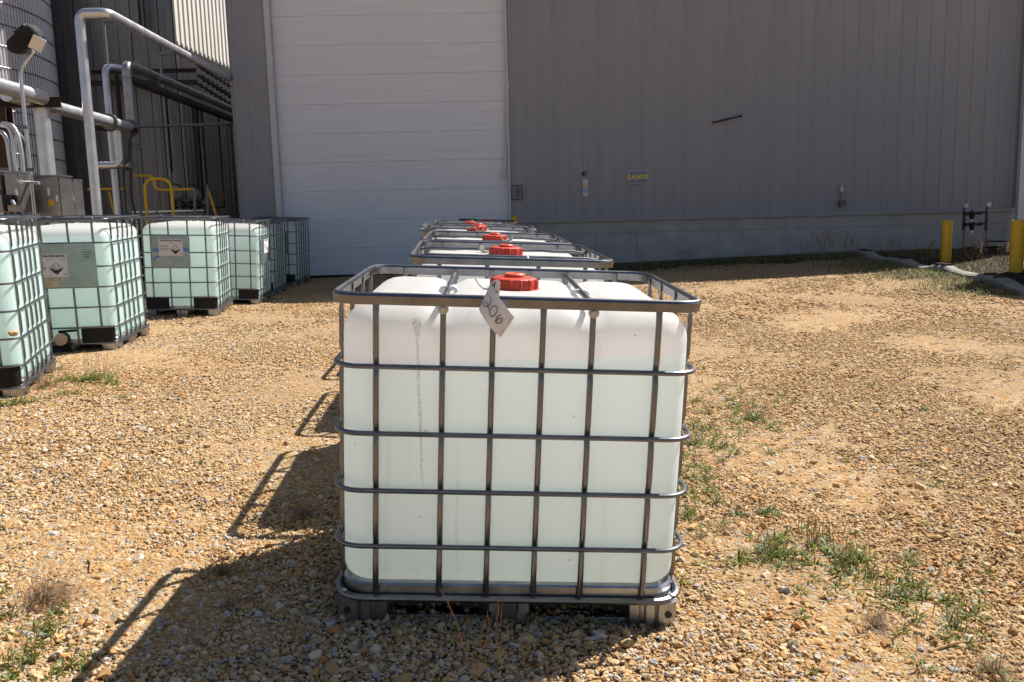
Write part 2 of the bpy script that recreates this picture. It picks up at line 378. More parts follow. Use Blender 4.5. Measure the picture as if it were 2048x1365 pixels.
b.box((L_END / 2, BACK, EAVE / 2), (L_END, .05, EAVE)); b.obj('side_wall', M_SIDING, bld, smooth=0)
b = MB(); 
for xa, xb, za in ((0.1, DOOR_L - .13, LEDGE), (DOOR_R + .06, L_END - .1, LEDGE), (DOOR_L - .12, DOOR_R + .05, DOOR_TOP + .12)): b.box(((xa + xb) / 2, .28, (za + EAVE) / 2), (xb - xa, .05, EAVE - za))
b.obj('wall_liner', M_SIDING, bld, smooth=0)
b = MB(); e = .12
b.add([(-e, -e, EAVE), (L_END / 2, -e, RIDGE), (L_END + e, -e, EAVE), (-e, BACK + e, EAVE), (L_END / 2, BACK + e, RIDGE), (L_END + e, BACK + e, EAVE),
       (-e, -e, EAVE + .1), (L_END / 2, -e, RIDGE + .1), (L_END + e, -e, EAVE + .1), (-e, BACK + e, EAVE + .1), (L_END / 2, BACK + e, RIDGE + .1), (L_END + e, BACK + e, EAVE + .1)],
      [(0, 1, 4, 3), (1, 2, 5, 4), (6, 9, 10, 7), (7, 10, 11, 8), (0, 6, 7, 1), (1, 7, 8, 2), (3, 4, 10, 9), (4, 5, 11, 10), (0, 3, 9, 6), (2, 8, 11, 5)])
b.obj('roof', M_SIDING, bld, smooth=0)
# base trim (drip ledge) over the concrete
def ledge_box(x0, x1):
    b = MB(); b.box(((x0 + x1) / 2, -.015, LEDGE - .028), (x1 - x0, .085, .058)); b.box(((x0 + x1) / 2, -.045, LEDGE - .058), (x1 - x0, .022, .02)); b.obj('base_trim', M_SIDING, bld, smooth=0)
ledge_box(0, DOOR_L - .12); ledge_box(DOOR_R + .05, L_END)
# poured concrete base with form joints
def base_panels(x0, x1):
    b = MB(); b.box(((x0 + x1) / 2, .12, LEDGE / 2 - .3), (x1 - x0, .16, LEDGE + .5)); b.obj('foundation_core', M_CONCD, bld, smooth=0)
    zj = LEDGE - .33; x = x0; k = 0
    while x < x1 - .05:
        wp = min(.915, x1 - x); o = random.uniform(-.004, .003)
        q = MB(); q.box((x + wp / 2, .045 + o, (zj - .5) / 2), (wp - .005, .1, zj + .5)); q.obj('concrete_panel', M_CONC, bld, smooth=0); x += wp
    x = x0; first = .55
    while x < x1 - .05:
        wp = min(first if first else 1.83, x1 - x); first = None; o = random.uniform(-.004, .004)
        q = MB(); q.box((x + wp / 2, .045 + o, (zj + LEDGE - .055) / 2 + .003), (wp - .005, .1, LEDGE - .055 - zj - .006)); q.obj('concrete_panel', M_CONC, bld, smooth=0); x += wp
base_panels(0, DOOR_L - .12); base_panels(DOOR_R + .05, L_END)
# the white sectional door
door = MB(); door.box(((DOOR_L + DOOR_R) / 2, .19, (DOOR_TOP + .4) / 2), (DOOR_R - DOOR_L + .1, .03, DOOR_TOP - .4)); door = door.obj('overhead_door', M_DOOR, bld, smooth=0)
zs = [wall(800, v)[1] for v in (26, 85.5, 145, 204.5, 263, 321.5, 379.5, 437, 494, 548)]
zs = [zs[0] + (zs[0] - zs[1])] + zs
zs[0] = DOOR_TOP - .02
for i in range(len(zs) - 1):
    zt, zb = zs[i], zs[i + 1]; b = MB(); h = zt - zb; x0, x1 = DOOR_L, DOOR_R; y = .135
    prof = [(0, .014), (.003, .004), (.010, 0)] + [(q * h, d) for q, d in ((.2, 0), (.21, .003), (.23, .003), (.24, 0), (.40, 0), (.41, .003), (.43, .003), (.44, 0), (.6, 0), (.61, .003), (.63, .003), (.64, 0), (.8, 0), (.81, .003), (.83, .003), (.84, 0))] + [(h - .010, 0), (h - .003, .004), (h, .014)]
    vs = []
    for (dz, dy) in prof: vs += [(x0, y + dy, zb + dz), (x1, y + dy, zb + dz)]
    b.add(vs, [(2 * j, 2 * j + 1, 2 * j + 3, 2 * j + 2) for j in range(len(prof) - 1)])
    b.obj('door_panel', M_DOOR, door, smooth=0)
b = MB(); b.box(((DOOR_L + DOOR_R) / 2, .15, zs[-1] - .035), (DOOR_R - DOOR_L, .05, .07)); b.obj('bottom_seal', M_BLACKP, door, smooth=0)
b = MB(); b.box((DOOR_L - .055, .03, (DOOR_TOP + .3) / 2), (.11, .16, DOOR_TOP - .3)); b.obj('door_jamb', M_TRIM, bld, smooth=0)
b = MB(); b.box((DOOR_R + .022, .05, (DOOR_TOP + .3) / 2), (.045, .13, DOOR_TOP - .3)); b.obj('door_jamb', M_TRIM, bld, smooth=0)
b = MB(); b.box(((DOOR_L + DOOR_R) / 2, .05, DOOR_TOP + .05), (DOOR_R - DOOR_L + .25, .18, .1)); b.obj('door_header', M_TRIM, bld, smooth=0)
p0, p1, p2 = wall(1013, 200), wall(1012, 290), wall(1006, 361)
b = MB(); b.sweep([(p0[0], .07, p0[1]), (p1[0], .06, p1[1]), ((p1[0] + p2[0]) / 2 + .012, .05, (p1[1] + p2[1]) / 2), (p2[0], .04, p2[1])], [(-.03, -.006), (.03, -.006), (.03, .006), (-.03, .006)], up=(0, -1, 0)); b.obj('loose_weather_strip', M_TRIM, door, smooth=0)
b = MB(); zg = zs[-1] - .07; b.box(((DOOR_L + DOOR_R) / 2, .0, zg - .15), (DOOR_R - DOOR_L, .55, .296)); b.obj('door_sill', M_CONCD, bld, smooth=0)
# corner trim and hole, cut-out frame on the siding
b = MB(); b.box((CORNER - .05, -.02, (EAVE + LEDGE) / 2), (.11, .09, EAVE - LEDGE)); b.obj('corner_trim', M_SIDING, bld, smooth=0)
h = wall(1168, 348); b = MB(); b.lathe([(.045, 0), (.045, .05), (.034, .055), (.034, .01)], 20, (h[0], -.005, h[1]), axis='y'); b.obj('pipe_sleeve', M_PIPEB, bld)
a0, a1 = wall(1023.5, 372), wall(1044.5, 399.5); b = MB()
cxm, czm, fw, fh = (a0[0] + a1[0]) / 2, (a0[1] + a1[1]) / 2, a1[0] - a0[0], a0[1] - a1[1]
for dx, dz, sx, sz in ((0, fh / 2, fw, .022), (0, -fh / 2, fw, .022), (-fw / 2, 0, .020, fh - .024), (fw / 2, 0, .020, fh - .024), (-.015, -.01, .016, fh * .75), (.035, 0, .016, fh * .8)):
    b.box((cxm + dx, -.036, czm + dz), (sx, .012, sz))
b.obj('patch_frame', M_CONCD, bld, smooth=0)
def on_wall(x, off, z): return (WX0 + wd[0] * x + wn[0] * off, WY0 + wd[1] * x + wn[1] * off, z)
# things on the front wall
s0, s1 = wall(1258, 343), wall(1293, 367); c = on_wall((s0[0] + s1[0]) / 2, .042, (s0[1] + s1[1]) / 2)
sg = empty('caustic_sign', c, 'small purple-grey sign reading CAUSTIC in yellow, on the ribbed wall', 'sign'); sg.rotation_euler = (0, 0, WYAW)
b = MB(); b.box((0, 0, 0), (s1[0] - s0[0], .012, s0[1] - s1[1])); b.obj('sign_board', M_SIGN, sg, smooth=0)
b = MB()
for dx, dz, sx, sz in ((0, .5, 1, 0), (0, -.5, 1, 0), (-.5, 0, 0, 1), (.5, 0, 0, 1)):
    W_, H_ = s1[0] - s0[0], s0[1] - s1[1]; b.box((dx * W_, -.004, dz * H_), (W_ * sx + .010, .016, H_ * sz + .010) if sx else (.008, .016, H_))
b.obj('sign_border', M_TRIM, sg, smooth=0)
me = text_mesh('CAUSTIC', .118, M_SIGNY, 'lettering', .001, bold=.004); link('lettering', me, sg, loc=(0, -.0125, .0), rot=(R_(90), 0, 0))
s0, s1 = wall(1165, 359), wall(1176.5, 393); c = on_wall((s0[0] + s1[0]) / 2, .036, (s0[1] + s1[1]) / 2)
nt_ = empty('wall_notice', c, 'narrow white notice strip with an orange patch below a black hole in the wall', 'notice'); nt_.rotation_euler = (0, 0, WYAW)
W_, H_ = s1[0] - s0[0], s0[1] - s1[1]
M_NB = mat('pale_blue_print', (.34, .38, .52), .7); M_NO = mat('pale_orange_print', (.66, .45, .25), .7); M_NW = mat('notice_white', (.55, .53, .58), .7)
b = MB(); b.box((0, 0, 0), (W_, .006, H_)); b.obj('notice_sheet', M_NW, nt_, smooth=0)
b = MB(); b.box((0, -.005, H_ * .19), (W_ * .92, .004, H_ * .24)); b.obj('orange_print', M_NO, nt_, smooth=0)
b = MB(); b.box((0, -.005, -H_ * .15), (W_ * .9, .004, H_ * .32)); b.obj('blue_print', M_NB, nt_, smooth=0)
# conduit with box on the ledge
cb = wall(1682, 413); ct = wall(1679, 378)
cd = empty('wall_conduit', on_wall(cb[0], .06, cb[1] - .03), 'short grey conduit rising from a small junction box on the wall ledge', 'conduit'); cd.rotation_euler = (0, 0, WYAW)
b = MB(); b.box((0, 0, .09), (.13, .08, .14)); b.obj('junction_box', M_VALVE, cd, smooth=0)
b = MB(); b.tube([(-.02, 0, .16), (-.025, 0, .30), (-.03, 0, ct[1] - cb[1])], .017); b.obj('conduit_pipe', M_PIPEG, cd)
b = MB(); b.box((-.03, -.005, ct[1] - cb[1] + .02), (.05, .05, .1)); b.obj('conduit_head', M_COND, cd, smooth=0)
# rusty rod sticking out of the wall
r0, r1 = wall(1425, 246), wall(1479, 234)
b = MB(); P0 = Vector(on_wall(r0[0], .02, r0[1])); P1 = Vector(on_wall(r1[0], .16, r1[1]))
b.tube([P0, P1], .018, 10); b.tube([P0, P0 + (P1 - P0) * .05], .03, 10); b.tube([P0 + (P1 - P0) * .93, P1 + (P1 - P0) * .01], .027, 10)
T(b.obj('rusty_rod', M_RUST), 'thin rusty rod poking out of the upper ribbed wall', 'rod')
# downspout at the right corner
d0, d1 = at(2046, 0, 18.2), at(2034, 436, 18.2); xx = (d0[0] + d1[0]) / 2 + .06
ds = empty('downspout', (xx, 18.1, 0), 'white downspout at the right corner of the grey building', 'downspout')
b = MB(); b.box((0, 0, 4.6), (.15, .11, 7.0)); b.obj('downspout_pipe', M_TRIM, ds, smooth=0)
b = MB(); b.sweep(bend([(0, 0, 1.12), (0, 0, .9), (0, -.25, .75)], .1), [(-.075, -.055), (.075, -.055), (.075, .055), (-.075, .055)], up=(1, 0, 0)); b.obj('downspout_elbow', M_TRIM, ds, smooth=0)
# an out-of-frame shed to the right whose shadow reaches into the yard
tip = gnd(1890, 580); hs = 4.2
tx, ty = tip[0] + SUN[0] / SUN[2] * hs, tip[1] + SUN[1] / SUN[2] * hs
sh = empty('tool_shed', (tx, ty, tip[2]), 'low grey metal shed standing to the right of the yard', 'shed'); sh.rotation_euler = (0, 0, math.atan2(-1.09, .47))
b = MB(); b.box((2.0, 1.1, hs / 2 - .3), (4.0, 2.2, hs + .5)); b.obj('shed_body', M_SIDING, sh, smooth=0)
b = MB(); b.box((2.0, 1.1, hs - .04), (4.04, 2.24, .06)); b.obj('shed_roof', M_TRIM, sh, smooth=0)
b = MB(); b.box((2.6, -.015, .95), (.95, .03, 2.0)); b.obj('shed_door', M_DOOR, sh, smooth=0)
# ------------------------------------------------------------------ caged totes
HX, HY = .616, .506
KIND = {'small': dict(rails=[.916, .688, .488, .289], top=1.160, bz=.138, bt=1.124, liq=.922),
        'tall':  dict(rails=[1.115, .880, .675, .470, .265], top=1.358, bz=.130, bt=1.268, liq=1.165)}
BX = [-.463, -.245, -.082, .082, .245, .463]; BY = [-.355, -.125, .125, .355]
MESH = {}
def ring_mesh(name, hx, hy, r, prof, m):
    b = MB(); pts = [(x, y, 0) for x, y in rrect(hx, hy, r, 7)]
    b.sweep(pts, prof, closed=True, up=(0, 0, 1)); return b.mesh(name, m, 35)
def circ(r, n=10, sx=1, sy=1): return [(r * sx * math.cos(2 * math.pi * k / n), r * sy * math.sin(2 * math.pi * k / n)) for k in range(n)]
MESH['rail'] = ring_mesh('rail', HX - .0095, HY - .0095, .095, circ(.0088), M_GALV)
# top rail: rounded bead with a stepped flange below (side 'a' points outward)
tp = [(.010, .016), (.006, .024), (-.002, .027), (-.010, .024), (-.013, .016), (-.010, .008), (-.010, -.014), (-.006, -.014), (-.006, -.002), (.002, -.004), (.003, -.012), (.0055, -.012), (.0065, -.002), (.0075, .006)]
MESH['top_rail'] = ring_mesh('top_rail', HX - .010, HY - .010, .085, tp, M_GALV)
MESH['bottom_rail'] = ring_mesh('bottom_rail', HX - .012, HY - .012, .105, [(.013, 0), (.010, .009), (0, .0125), (-.010, .009), (-.013, 0), (-.010, -.009), (0, -.0115), (.010, -.009)], M_GALV)
def upright_mesh(kind):
    K = KIND[kind]; zs = [(.100, 1.25, .55), (.125, 1.2, .6), (.15, 1.05, 1)]
    for z in sorted(K['rails']): zs += [(z - .040, 1, 1), (z - .020, 1.02, .55), (z - .012, 1.06, .36), (z + .012, 1.06, .36), (z + .020, 1.02, .55), (z + .040, 1, 1)]
    zt = K['top']; zs += [(zt - .075, 1, 1), (zt - .05, 1.12, .7), (zt - .030, 1.16, .5), (zt - .012, 1.16, .45)]
    b = MB(); rings = []
    for z, wk, dk in zs:
        hw, d = .0095 * wk, .0155 * dk; yb = .0155
        # back face fixed, front face moves in at each crossing (the flattened weld spots)
        rings.append([(-hw, yb - d + .004, z), (-hw * .55, yb - d, z), (-.002, yb - d + .0015, z), (.002, yb - d + .0015, z), (hw * .55, yb - d, z), (hw, yb - d + .004, z), (hw, yb - .002, z), (hw * .7, yb, z), (-hw * .7, yb, z), (-hw, yb - .002, z)])
    m = 10; b.add([p for r in rings for p in r], [(i * m + j, i * m + (j + 1) % m, (i + 1) * m + (j + 1) % m, (i + 1) * m + j) for i in range(len(rings) - 1) for j in range(m)] + [tuple(range(m)), tuple((len(rings) - 1) * m + j for j in range(m))])
    return b.mesh('upright', M_GALV, 40)
for k in KIND: MESH['upright_' + k] = upright_mesh(k)
b = MB(); b.lathe([(.018, 0), (.018, .002), (.0175, .003), (.010, .003), (.010, .006), (.0085, .009), (.004, .010)], 20, axis='y'); MESH['bolt'] = b.mesh('bolt', M_GALV_L, 30)
b = MB(); b.lathe([(.010, 0), (.010, .003), (.006, .006), (.003, .0065)], 14); MESH['rivet'] = b.mesh('rivet', M_COND, 30)
def crossbar_mesh(kind):
    b = MB(); z = KIND[kind]['top'] - .030
    pts = [(0, -HY + .018, z), (0, -HY + .05, z), (0, -HY + .09, z + .004), (0, HY - .09, z + .004), (0, HY - .05, z), (0, HY - .018, z)]
    def pr(i):
        f = (.55, .8, 1, 1, .8, .55)[i]; g = (1.25, 1.1, 1, 1, 1.1, 1.25)[i]; return circ(.0105, 10, g, f)
    b.sweep(pts, pr, up=(0, 0, 1)); return b.mesh('crossbar', M_GALV, 40)
for k in KIND: MESH['crossbar_' + k] = crossbar_mesh(k)
# cap
b = MB()
def capr(r, z, a):
    if r < .080: return r
    q = abs(((a / (2 * math.pi) * 14) % 1) - .5); return r + (.0075 if q < .075 else (.004 if q < .10 else 0)) * (1 if z < .044 else .6)
b.lathe([(.0955, 0), (.0965, .003), (.0965, .006), (.0865, .008), (.0860, .036), (.0830, .044), (.0765, .048), (.0400, .050), (.0395, .0500)], 168, rfun=capr); MESH['cap'] = b.mesh('cap', M_RED, 30)
b = MB(); b.lathe([(.039, .049), (.039, .058), (.036, .061), (.020, .061), (.019, .059), (.004, .059)], 40); MESH['vent_plug'] = b.mesh('vent_plug', M_REDL, 30)
b = MB(); b.lathe([(.105, -.012), (.104, .002), (.092, .006), (.088, .012), (.086, .014)], 48)
for k in range(10):
    a = 2 * math.pi * k / 10; b.box((.099 * math.cos(a), .099 * math.sin(a), .004), (.012, .006, .010), rz=a)
MESH['neck'] = b.mesh('neck', M_HDPE, 30)
b = MB(); b.sweep(bend([(-.040, 0, -.030), (-.026, 0, .020), (.026, 0, .020), (.040, 0, -.030)], .016), circ(.0075, 8, 1.25, .8), up=(0, 1, 0)); MESH['handle'] = b.mesh('handle', M_HDPE, 40)
b = MB()   # torn tamper seal clip beside the cap
b.sweep([(-.035, -.01, -.006), (-.01, -.02, .002), (.012, -.025, .022), (.022, -.02, .050)], lambda i: [(-(.022, .026, .022, .010)[i], -.001), ((.022, .026, .022, .010)[i], -.001), ((.022, .026, .022, .010)[i], .001), (-(.022, .026, .022, .010)[i], .001)], up=(0, 0, 1))
b.tube([(-.015, 0, .004), (-.045, .01, .03), (-.058, .01, .052)], .0028, 6); b.box((-.012, -.012, .008), (.03, .012, .026))
MESH['seal_clip'] = b.mesh('seal_clip', M_SEAL, 40)
# pallet
b = MB(); prf = [(.0, .0), (.0, .036), (-.006, .043), (-.012, .039), (-.020, .010), (-.05, .004), (-.05, .0)]
b.sweep([(x, y, .102) for x, y in rrect(HX - .028, HY - .028, .105, 7)], prf, closed=True, up=(0, 0, 1))
pts = [(x, y, .106) for x, y in rrect(HX - .06, HY - .06, .09, 5)]; b.add(pts, [tuple(range(len(pts)))]); MESH['pallet_tray'] = b.mesh('pallet_tray', M_GALV_L, 40)
def foot_mesh(corner):
    b = MB()
    if corner:   # outer corner rounded, ribs pressed into the face; outer corner towards +x,-y
        def outline(k):
            a = [(-.125 * k, .09 * k), (-.125 * k, -.045)]
            a += [(-.118 * k, -.058), (-.085, -.060), (-.078, -.050), (-.066, -.050), (-.059, -.060), (-.030, -.060), (-.022, -.052), (-.014, -.060)]
            for j in range(7):
                t = R_(-90 + 90 * j / 6); a.append((.008 + .050 * math.cos(t), -.010 + .050 * math.sin(t)))
            a += [(.058, .06 * k), (.05, .09 * k)]; return a
        lv = [(0, .93), (.012, .96), (.085, 1.0), (.092, 1.01)]
    else:
        def outline(k):
            return [(-.075, .09 * k), (-.075, -.05), (-.068, -.060), (-.034, -.060), (-.026, -.050), (-.026, -.03), (.026, -.03), (.026, -.050), (.034, -.060), (.068, -.060), (.075, -.05), (.075, .09 * k)]
        lv = [(0, .86), (.048, .88), (.050, 1.0), (.092, 1.0)]
    rings = [[(x * s_, y * s_, z) for x, y in outline(1)] for z, s_ in lv]; m = len(rings[0])
    b.add([p for r in rings for p in r], [(i * m + j, i * m + (j + 1) % m, (i + 1) * m + (j + 1) % m, (i + 1) * m + j) for i in range(len(rings) - 1) for j in range(m)] + [tuple(range(m - 1, -1, -1)), tuple((len(rings) - 1) * m + j for j in range(m))])
    return b.mesh('foot', M_GALV_L, 35)
MESH['foot_corner'] = foot_mesh(True); MESH['foot_mid'] = foot_mesh(False)
b = MB(); b.lathe([(.013, 0), (.013, .0015), (.001, .0016)], 18, axis='y'); MESH['foot_hole'] = b.mesh('foot_hole', M_INK, 30)
b = MB(); b.sweep([(-.50, 0, .008), (-.2, 0, .010), (.2, 0, .007), (.50, 0, .009)], [(-.035, -.008), (.035, -.008), (.030, .006), (-.030, .006)], up=(0, 0, 1)); MESH['skid'] = b.mesh('skid', M_GALV, 40)
b = MB(); arc = []
for yy in (.16, .30, .395): arc.append((-.604, -yy))
for j in range(5):
    a = R_(180 + 60 * j / 4); arc.append((-.604 + .085 + .085 * math.cos(a), -.395 + .085 * math.sin(a) ))
b.sweep([(x, y, .19) for x, y in arc], [(-.004, -.085), (.004, -.085), (.004, .085), (-.004, .085)], up=(0, 0, 1)); MESH['corner_guard'] = b.mesh('corner_guard', M_BLACKP, 40)

def bottle_mesh(kind, Minv_up, mats, liq, seed=0):
    K = KIND[kind]; hx, hy, rc = .587, .474, .115; z0, z1 = K['bz'], K['bt']; rt, rb = .135, .05
    prof = []
    for j in range(6): a = R_(90 * j / 5); prof.append((rb * (1 - math.sin(a)), z0 + rb * (1 - math.cos(a))))
    for k in range(1, 14): prof.append((0, z0 + rb + (z1 - rt * .8 - z0 - rb) * k / 14))
    for j in range(9): a = R_(90 * j / 8); prof.append((rt * (1 - math.cos(a)), z1 - rt * .8 + rt * .8 * math.sin(a)))
    for d in (.17, .21, .25, .29, .33, .37, .41, .44): prof.append((d, z1 + .012 * min(1, (d - .135) / .1)))
    def ringpts(d):
        r = max(.03, rc - d); a, c = hx - d, hy - d; out = []
        nx, ny, nc = 22, 18, 6
        def seg(p, q, n): return [(p[0] + (q[0] - p[0]) * i / n, p[1] + (q[1] - p[1]) * i / n) for i in range(n)]
        r = min(r, a - .001, c - .001)
        out += seg((-a + r, -c), (a - r, -c), nx)
        out += [(a - r + r * math.sin(R_(90 * i / nc)), -c + r - r * math.cos(R_(90 * i / nc))) for i in range(nc)]
        out += seg((a, -c + r), (a, c - r), ny)
        out += [(a - r + r * math.cos(R_(90 * i / nc)), c - r + r * math.sin(R_(90 * i / nc))) for i in range(nc)]
        out += seg((a - r, c), (-a + r, c), nx)
        out += [(-a + r - r * math.sin(R_(90 * i / nc)), c - r + r * math.cos(R_(90 * i / nc))) for i in range(nc)]
        out += seg((-a, c - r), (-a, -c + r), ny)
        out += [(-a + r - r * math.cos(R_(90 * i / nc)), -c + r - r * math.sin(R_(90 * i / nc))) for i in range(nc)]
        return out
    b = MB(); vs = []
    for d, z in prof:
        for x, y in ringpts(d):
            t = min(1, max(0, (z - (z1 - rt * .8)) / (rt * .8)))
            g = sum(math.exp(-((x - c) / .036) ** 2) for c in (-.245, .245)); w_ = t * t * (3 - 2 * t)
            zz = z - .034 * g * w_
            zz -= w_ * .012 * math.exp(-((math.hypot(x, y) - 0) / .17) ** 2)
            zz -= w_ * .012 * math.exp(-(x / .030) ** 2) * (1 if abs(y) > .2 else 0) * min(1, (abs(y) - .2) / .1 if abs(y) > .2 else 0)
            k = (1 - t) * .0025 * math.sin(min(1, max(0, (z - z0) / (z1 - z0))) * math.pi)
            sx = x + (k if x > hx - .03 - d else (-k if x < -hx + .03 + d else 0)); sy = y + (k if y > hy - .03 - d else (-k if y < -hy + .03 + d else 0))
            q = t * (1 - t) * 4 * .006 * g
            sy += q if sy < 0 else -q
            vs.append((sx, sy, zz))
    m = len(ringpts(0)); n = len(prof)
    b.add(vs, [(i * m + j, i * m + (j + 1) % m, (i + 1) * m + (j + 1) % m, (i + 1) * m + j) for i in range(n - 1) for j in range(m)] + [tuple(range(m - 1, -1, -1)), tuple((n - 1) * m + j for j in range(m))])
    me = bpy.data.meshes.new('bottle'); me.from_pydata(b.v, [], b.f)
    for q in mats: me.materials.append(q)
    bm = bmesh.new(); bm.from_mesh(me); bmesh.ops.recalc_face_normals(bm, faces=bm.faces)
    co = Vector((0, 0, liq)); bmesh.ops.bisect_plane(bm, geom=bm.verts[:] + bm.edges[:] + bm.faces[:], plane_co=co, plane_no=Minv_up, dist=1e-5)
    for f in bm.faces: f.material_index = 1 if (f.calc_center_median() - co).dot(Minv_up) < 0 else 0; f.smooth = True
    bm.to_mesh(me); bm.free(); me.set_sharp_from_angle(angle=R_(60)); me.update(); return me

def part(name, key, parent, loc=(0, 0, 0), rz=0.0, extra=None):
    return link(name, MESH[key], parent, loc=loc, rot=(0, 0, rz))
def tote(kind, x, y, z, yaw, label, group, tilt=(.0456, .0557), green=False, stain=False, liq=None, guards=False, cap_tilt=0.0, mats=None):
    Mt = Matrix.Rotation(tilt[0], 4, 'X') @ Matrix.Rotation(tilt[1], 4, 'Y') @ Matrix.Rotation(R_(yaw), 4, 'Z')
    Mw = Matrix.Translation((x, y, z)) @ Mt; K = KIND[kind]
    t = empty('caged_tote', label=label, cat='tote', group=group, M=Mw)
    upl = Mt.inverted().to_3x3() @ Vector((0, 0, 1))
    mats = mats or ([M_AIRS, M_LIQS] if stain else ([M_AIR, M_LIQG] if green else [M_AIR, M_LIQ]))
    bo = link('bottle', bottle_mesh(kind, upl, mats, liq or K['liq']), t)
    zc = K['bt'] + (-.002 if kind == 'small' else -.075)
    link('neck', MESH['neck'], bo, loc=(0, 0, zc - .006))
    cp = link('cap', MESH['cap'], bo, loc=(0, 0, zc), rot=(cap_tilt, cap_tilt * .6, random.uniform(0, 6)))
    link('vent_plug', MESH['vent_plug'], bo, loc=(0, 0, zc + (.002 if not cap_tilt else .004)), rot=(cap_tilt, cap_tilt * .6, 0))
    sa = random.uniform(0, 6.28); link('seal_clip', MESH['seal_clip'], bo, loc=(.115 * math.cos(sa), .115 * math.sin(sa), zc), rot=(0, 0, sa + 1.2)) if kind == 'small' and not stain else None
    if stain: link('seal_clip', MESH['seal_clip'], bo, loc=(-.090, -.085, zc - .004), rot=(0, 0, .15))
    for sx in (-1, 1): link('handle', MESH['handle'], bo, loc=(sx * .245, -.10, K['top'] - .046))
    link('top_rail', MESH['top_rail'], t, loc=(0, 0, K['top'] - .027))
    for r in K['rails']: link('rail', MESH['rail'], t, loc=(0, 0, r))
    link('bottom_rail', MESH['bottom_rail'], t, loc=(0, 0, .098))
    for q in BX:
        link('upright', MESH['upright_' + kind], t, loc=(q, -HY + .011, 0)); link('upright', MESH['upright_' + kind], t, loc=(q, HY - .011, 0), rot=(0, 0, math.pi))
    for q in BY:
        link('upright', MESH['upright_' + kind], t, loc=(-HX + .011, q, 0), rot=(0, 0, -math.pi / 2)); link('upright', MESH['upright_' + kind], t, loc=(HX - .011, q, 0), rot=(0, 0, math.pi / 2))
    for q in (-.245, .245):
        c = link('crossbar', MESH['crossbar_' + kind], t, loc=(q, 0, 0))
        link('bolt', MESH['bolt'], c, loc=(0, -HY + .0085, K['top'] - .048)); link('bolt', MESH['bolt'], c, loc=(0, HY - .0085, K['top'] - .048), rot=(0, 0, math.pi))
    pl = link('pallet', MESH['pallet_tray'], t)
    for sx in (-1, 1):
        for sy in (-1, 1):
            M = Matrix.Translation((sx * (HX - .075), sy * (HY - .075), 0)) @ Matrix.Diagonal((sx, -sy, 1, 1))
            f = link('foot', MESH['foot_corner'], pl, M=M)
            link('foot_hole', MESH['foot_hole'], pl, M=Matrix.Translation((sx * (HX - .055), sy * (HY - .0150), .048)) @ Matrix.Rotation(0 if sy < 0 else math.pi, 4, 'Z'))
            link('rivet', MESH['rivet'], pl, loc=(sx * (HX - .042), sy * (HY - .040), .110))
    for sy in (-1, 1): link('foot', MESH['foot_mid'], pl, M=Matrix.Translation((0, sy * (HY - .075), 0)) @ Matrix.Rotation(0 if sy < 0 else math.pi, 4, 'Z'))
    for sx in (-1, 1): link('foot', MESH['foot_mid'], pl, M=Matrix.Translation((sx * (HX - .075), 0, 0)) @ Matrix.Rotation(math.pi / 2 * sx, 4, 'Z'))
    for sy in (-1, 0, 1): link('skid', MESH['skid'], pl, loc=(0, sy * (HY - .095), -.006))
    for sy in (-1, 1): link('rivet', MESH['rivet'], pl, loc=(0, sy * (HY - .010), .100), rot=(R_(90 * -sy) * -1, 0, 0))
    if guards:
        for sy in (1, -1):
            M = Matrix.Diagonal((1, sy, 1, 1)); link('corner_guard', MESH['corner_guard'], t, M=M)
    return t
GC, GL = 'totes in the middle row', 'green-liquid totes in the left row'
c1 = tote('small', -.0497, 3.2039, -.0014, 1.406, 'nearest white tote, with lot tag 206 on its rail and a brown drip', GC, stain=True)
c2 = tote('small', -.085, 4.64, .083, 93.5, 'white caged tote with red cap directly behind the tagged nearest tote', GC)
c3 = tote('small', -.17, 6.13, .140, 92.5, 'white caged tote with red cap, third from the front in the middle row', GC)
c4 = tote('small', -.36, 7.75, .205, 92, 'white caged tote in the middle row whose red cap sits crooked, fourth from the front', GC, cap_tilt=.16)
c5 = tote('small', -.40, 9.25, .235, 2, 'white caged tote fifth in the middle row, its cage poking out left', GC)
c6 = tote('small', -.60, 11.6, .290, 92, 'last sunlit tote of the middle row, with only its red cap and rail showing', GC)
c7 = tote('small', -.45, 14.5, .345, 91, 'farthest tote of the middle row, shaded dark near the white door', GC)
ZR = 1.35
l1 = tote('tall', -4.323, 6.493, -1.16 + ZR, 108.4, 'green-liquid tote cut by the left picture edge, a stone on its cage', GL, (.047, .014), True, guards=True)
l2 = tote('tall', -4.596, 8.832, -1.118 + ZR, 98.5, 'green-liquid tote with the ACID SOLUTION label and a bottom valve', GL, (.046, .015), True, guards=True)
l3 = tote('tall', -4.642, 11.903, -1.065 + ZR, 99.3, 'green-liquid tote with the CAUSTIC POTASH label on a blue-smeared plate', GL, (.036, .037), True, guards=True)
l4 = tote('tall', -4.616, 13.81, -1.088 + ZR, 96.3, 'green-liquid tote in the left row with its label plate on the right-hand side', GL, (.033, .052), True, guards=True)
l5 = tote('tall', -4.77, 15.303, -1.082 + ZR, 93.3, 'shaded green-liquid tote half hidden, second from the building in the left row', GL, (.045, .044), True, guards=True)
l6 = tote('tall', -4.782, 17.091, -1.021 + ZR, 89.0, 'shaded green-liquid tote closest to the white door at the end of the left row', GL, (.047, .045), True, guards=True)

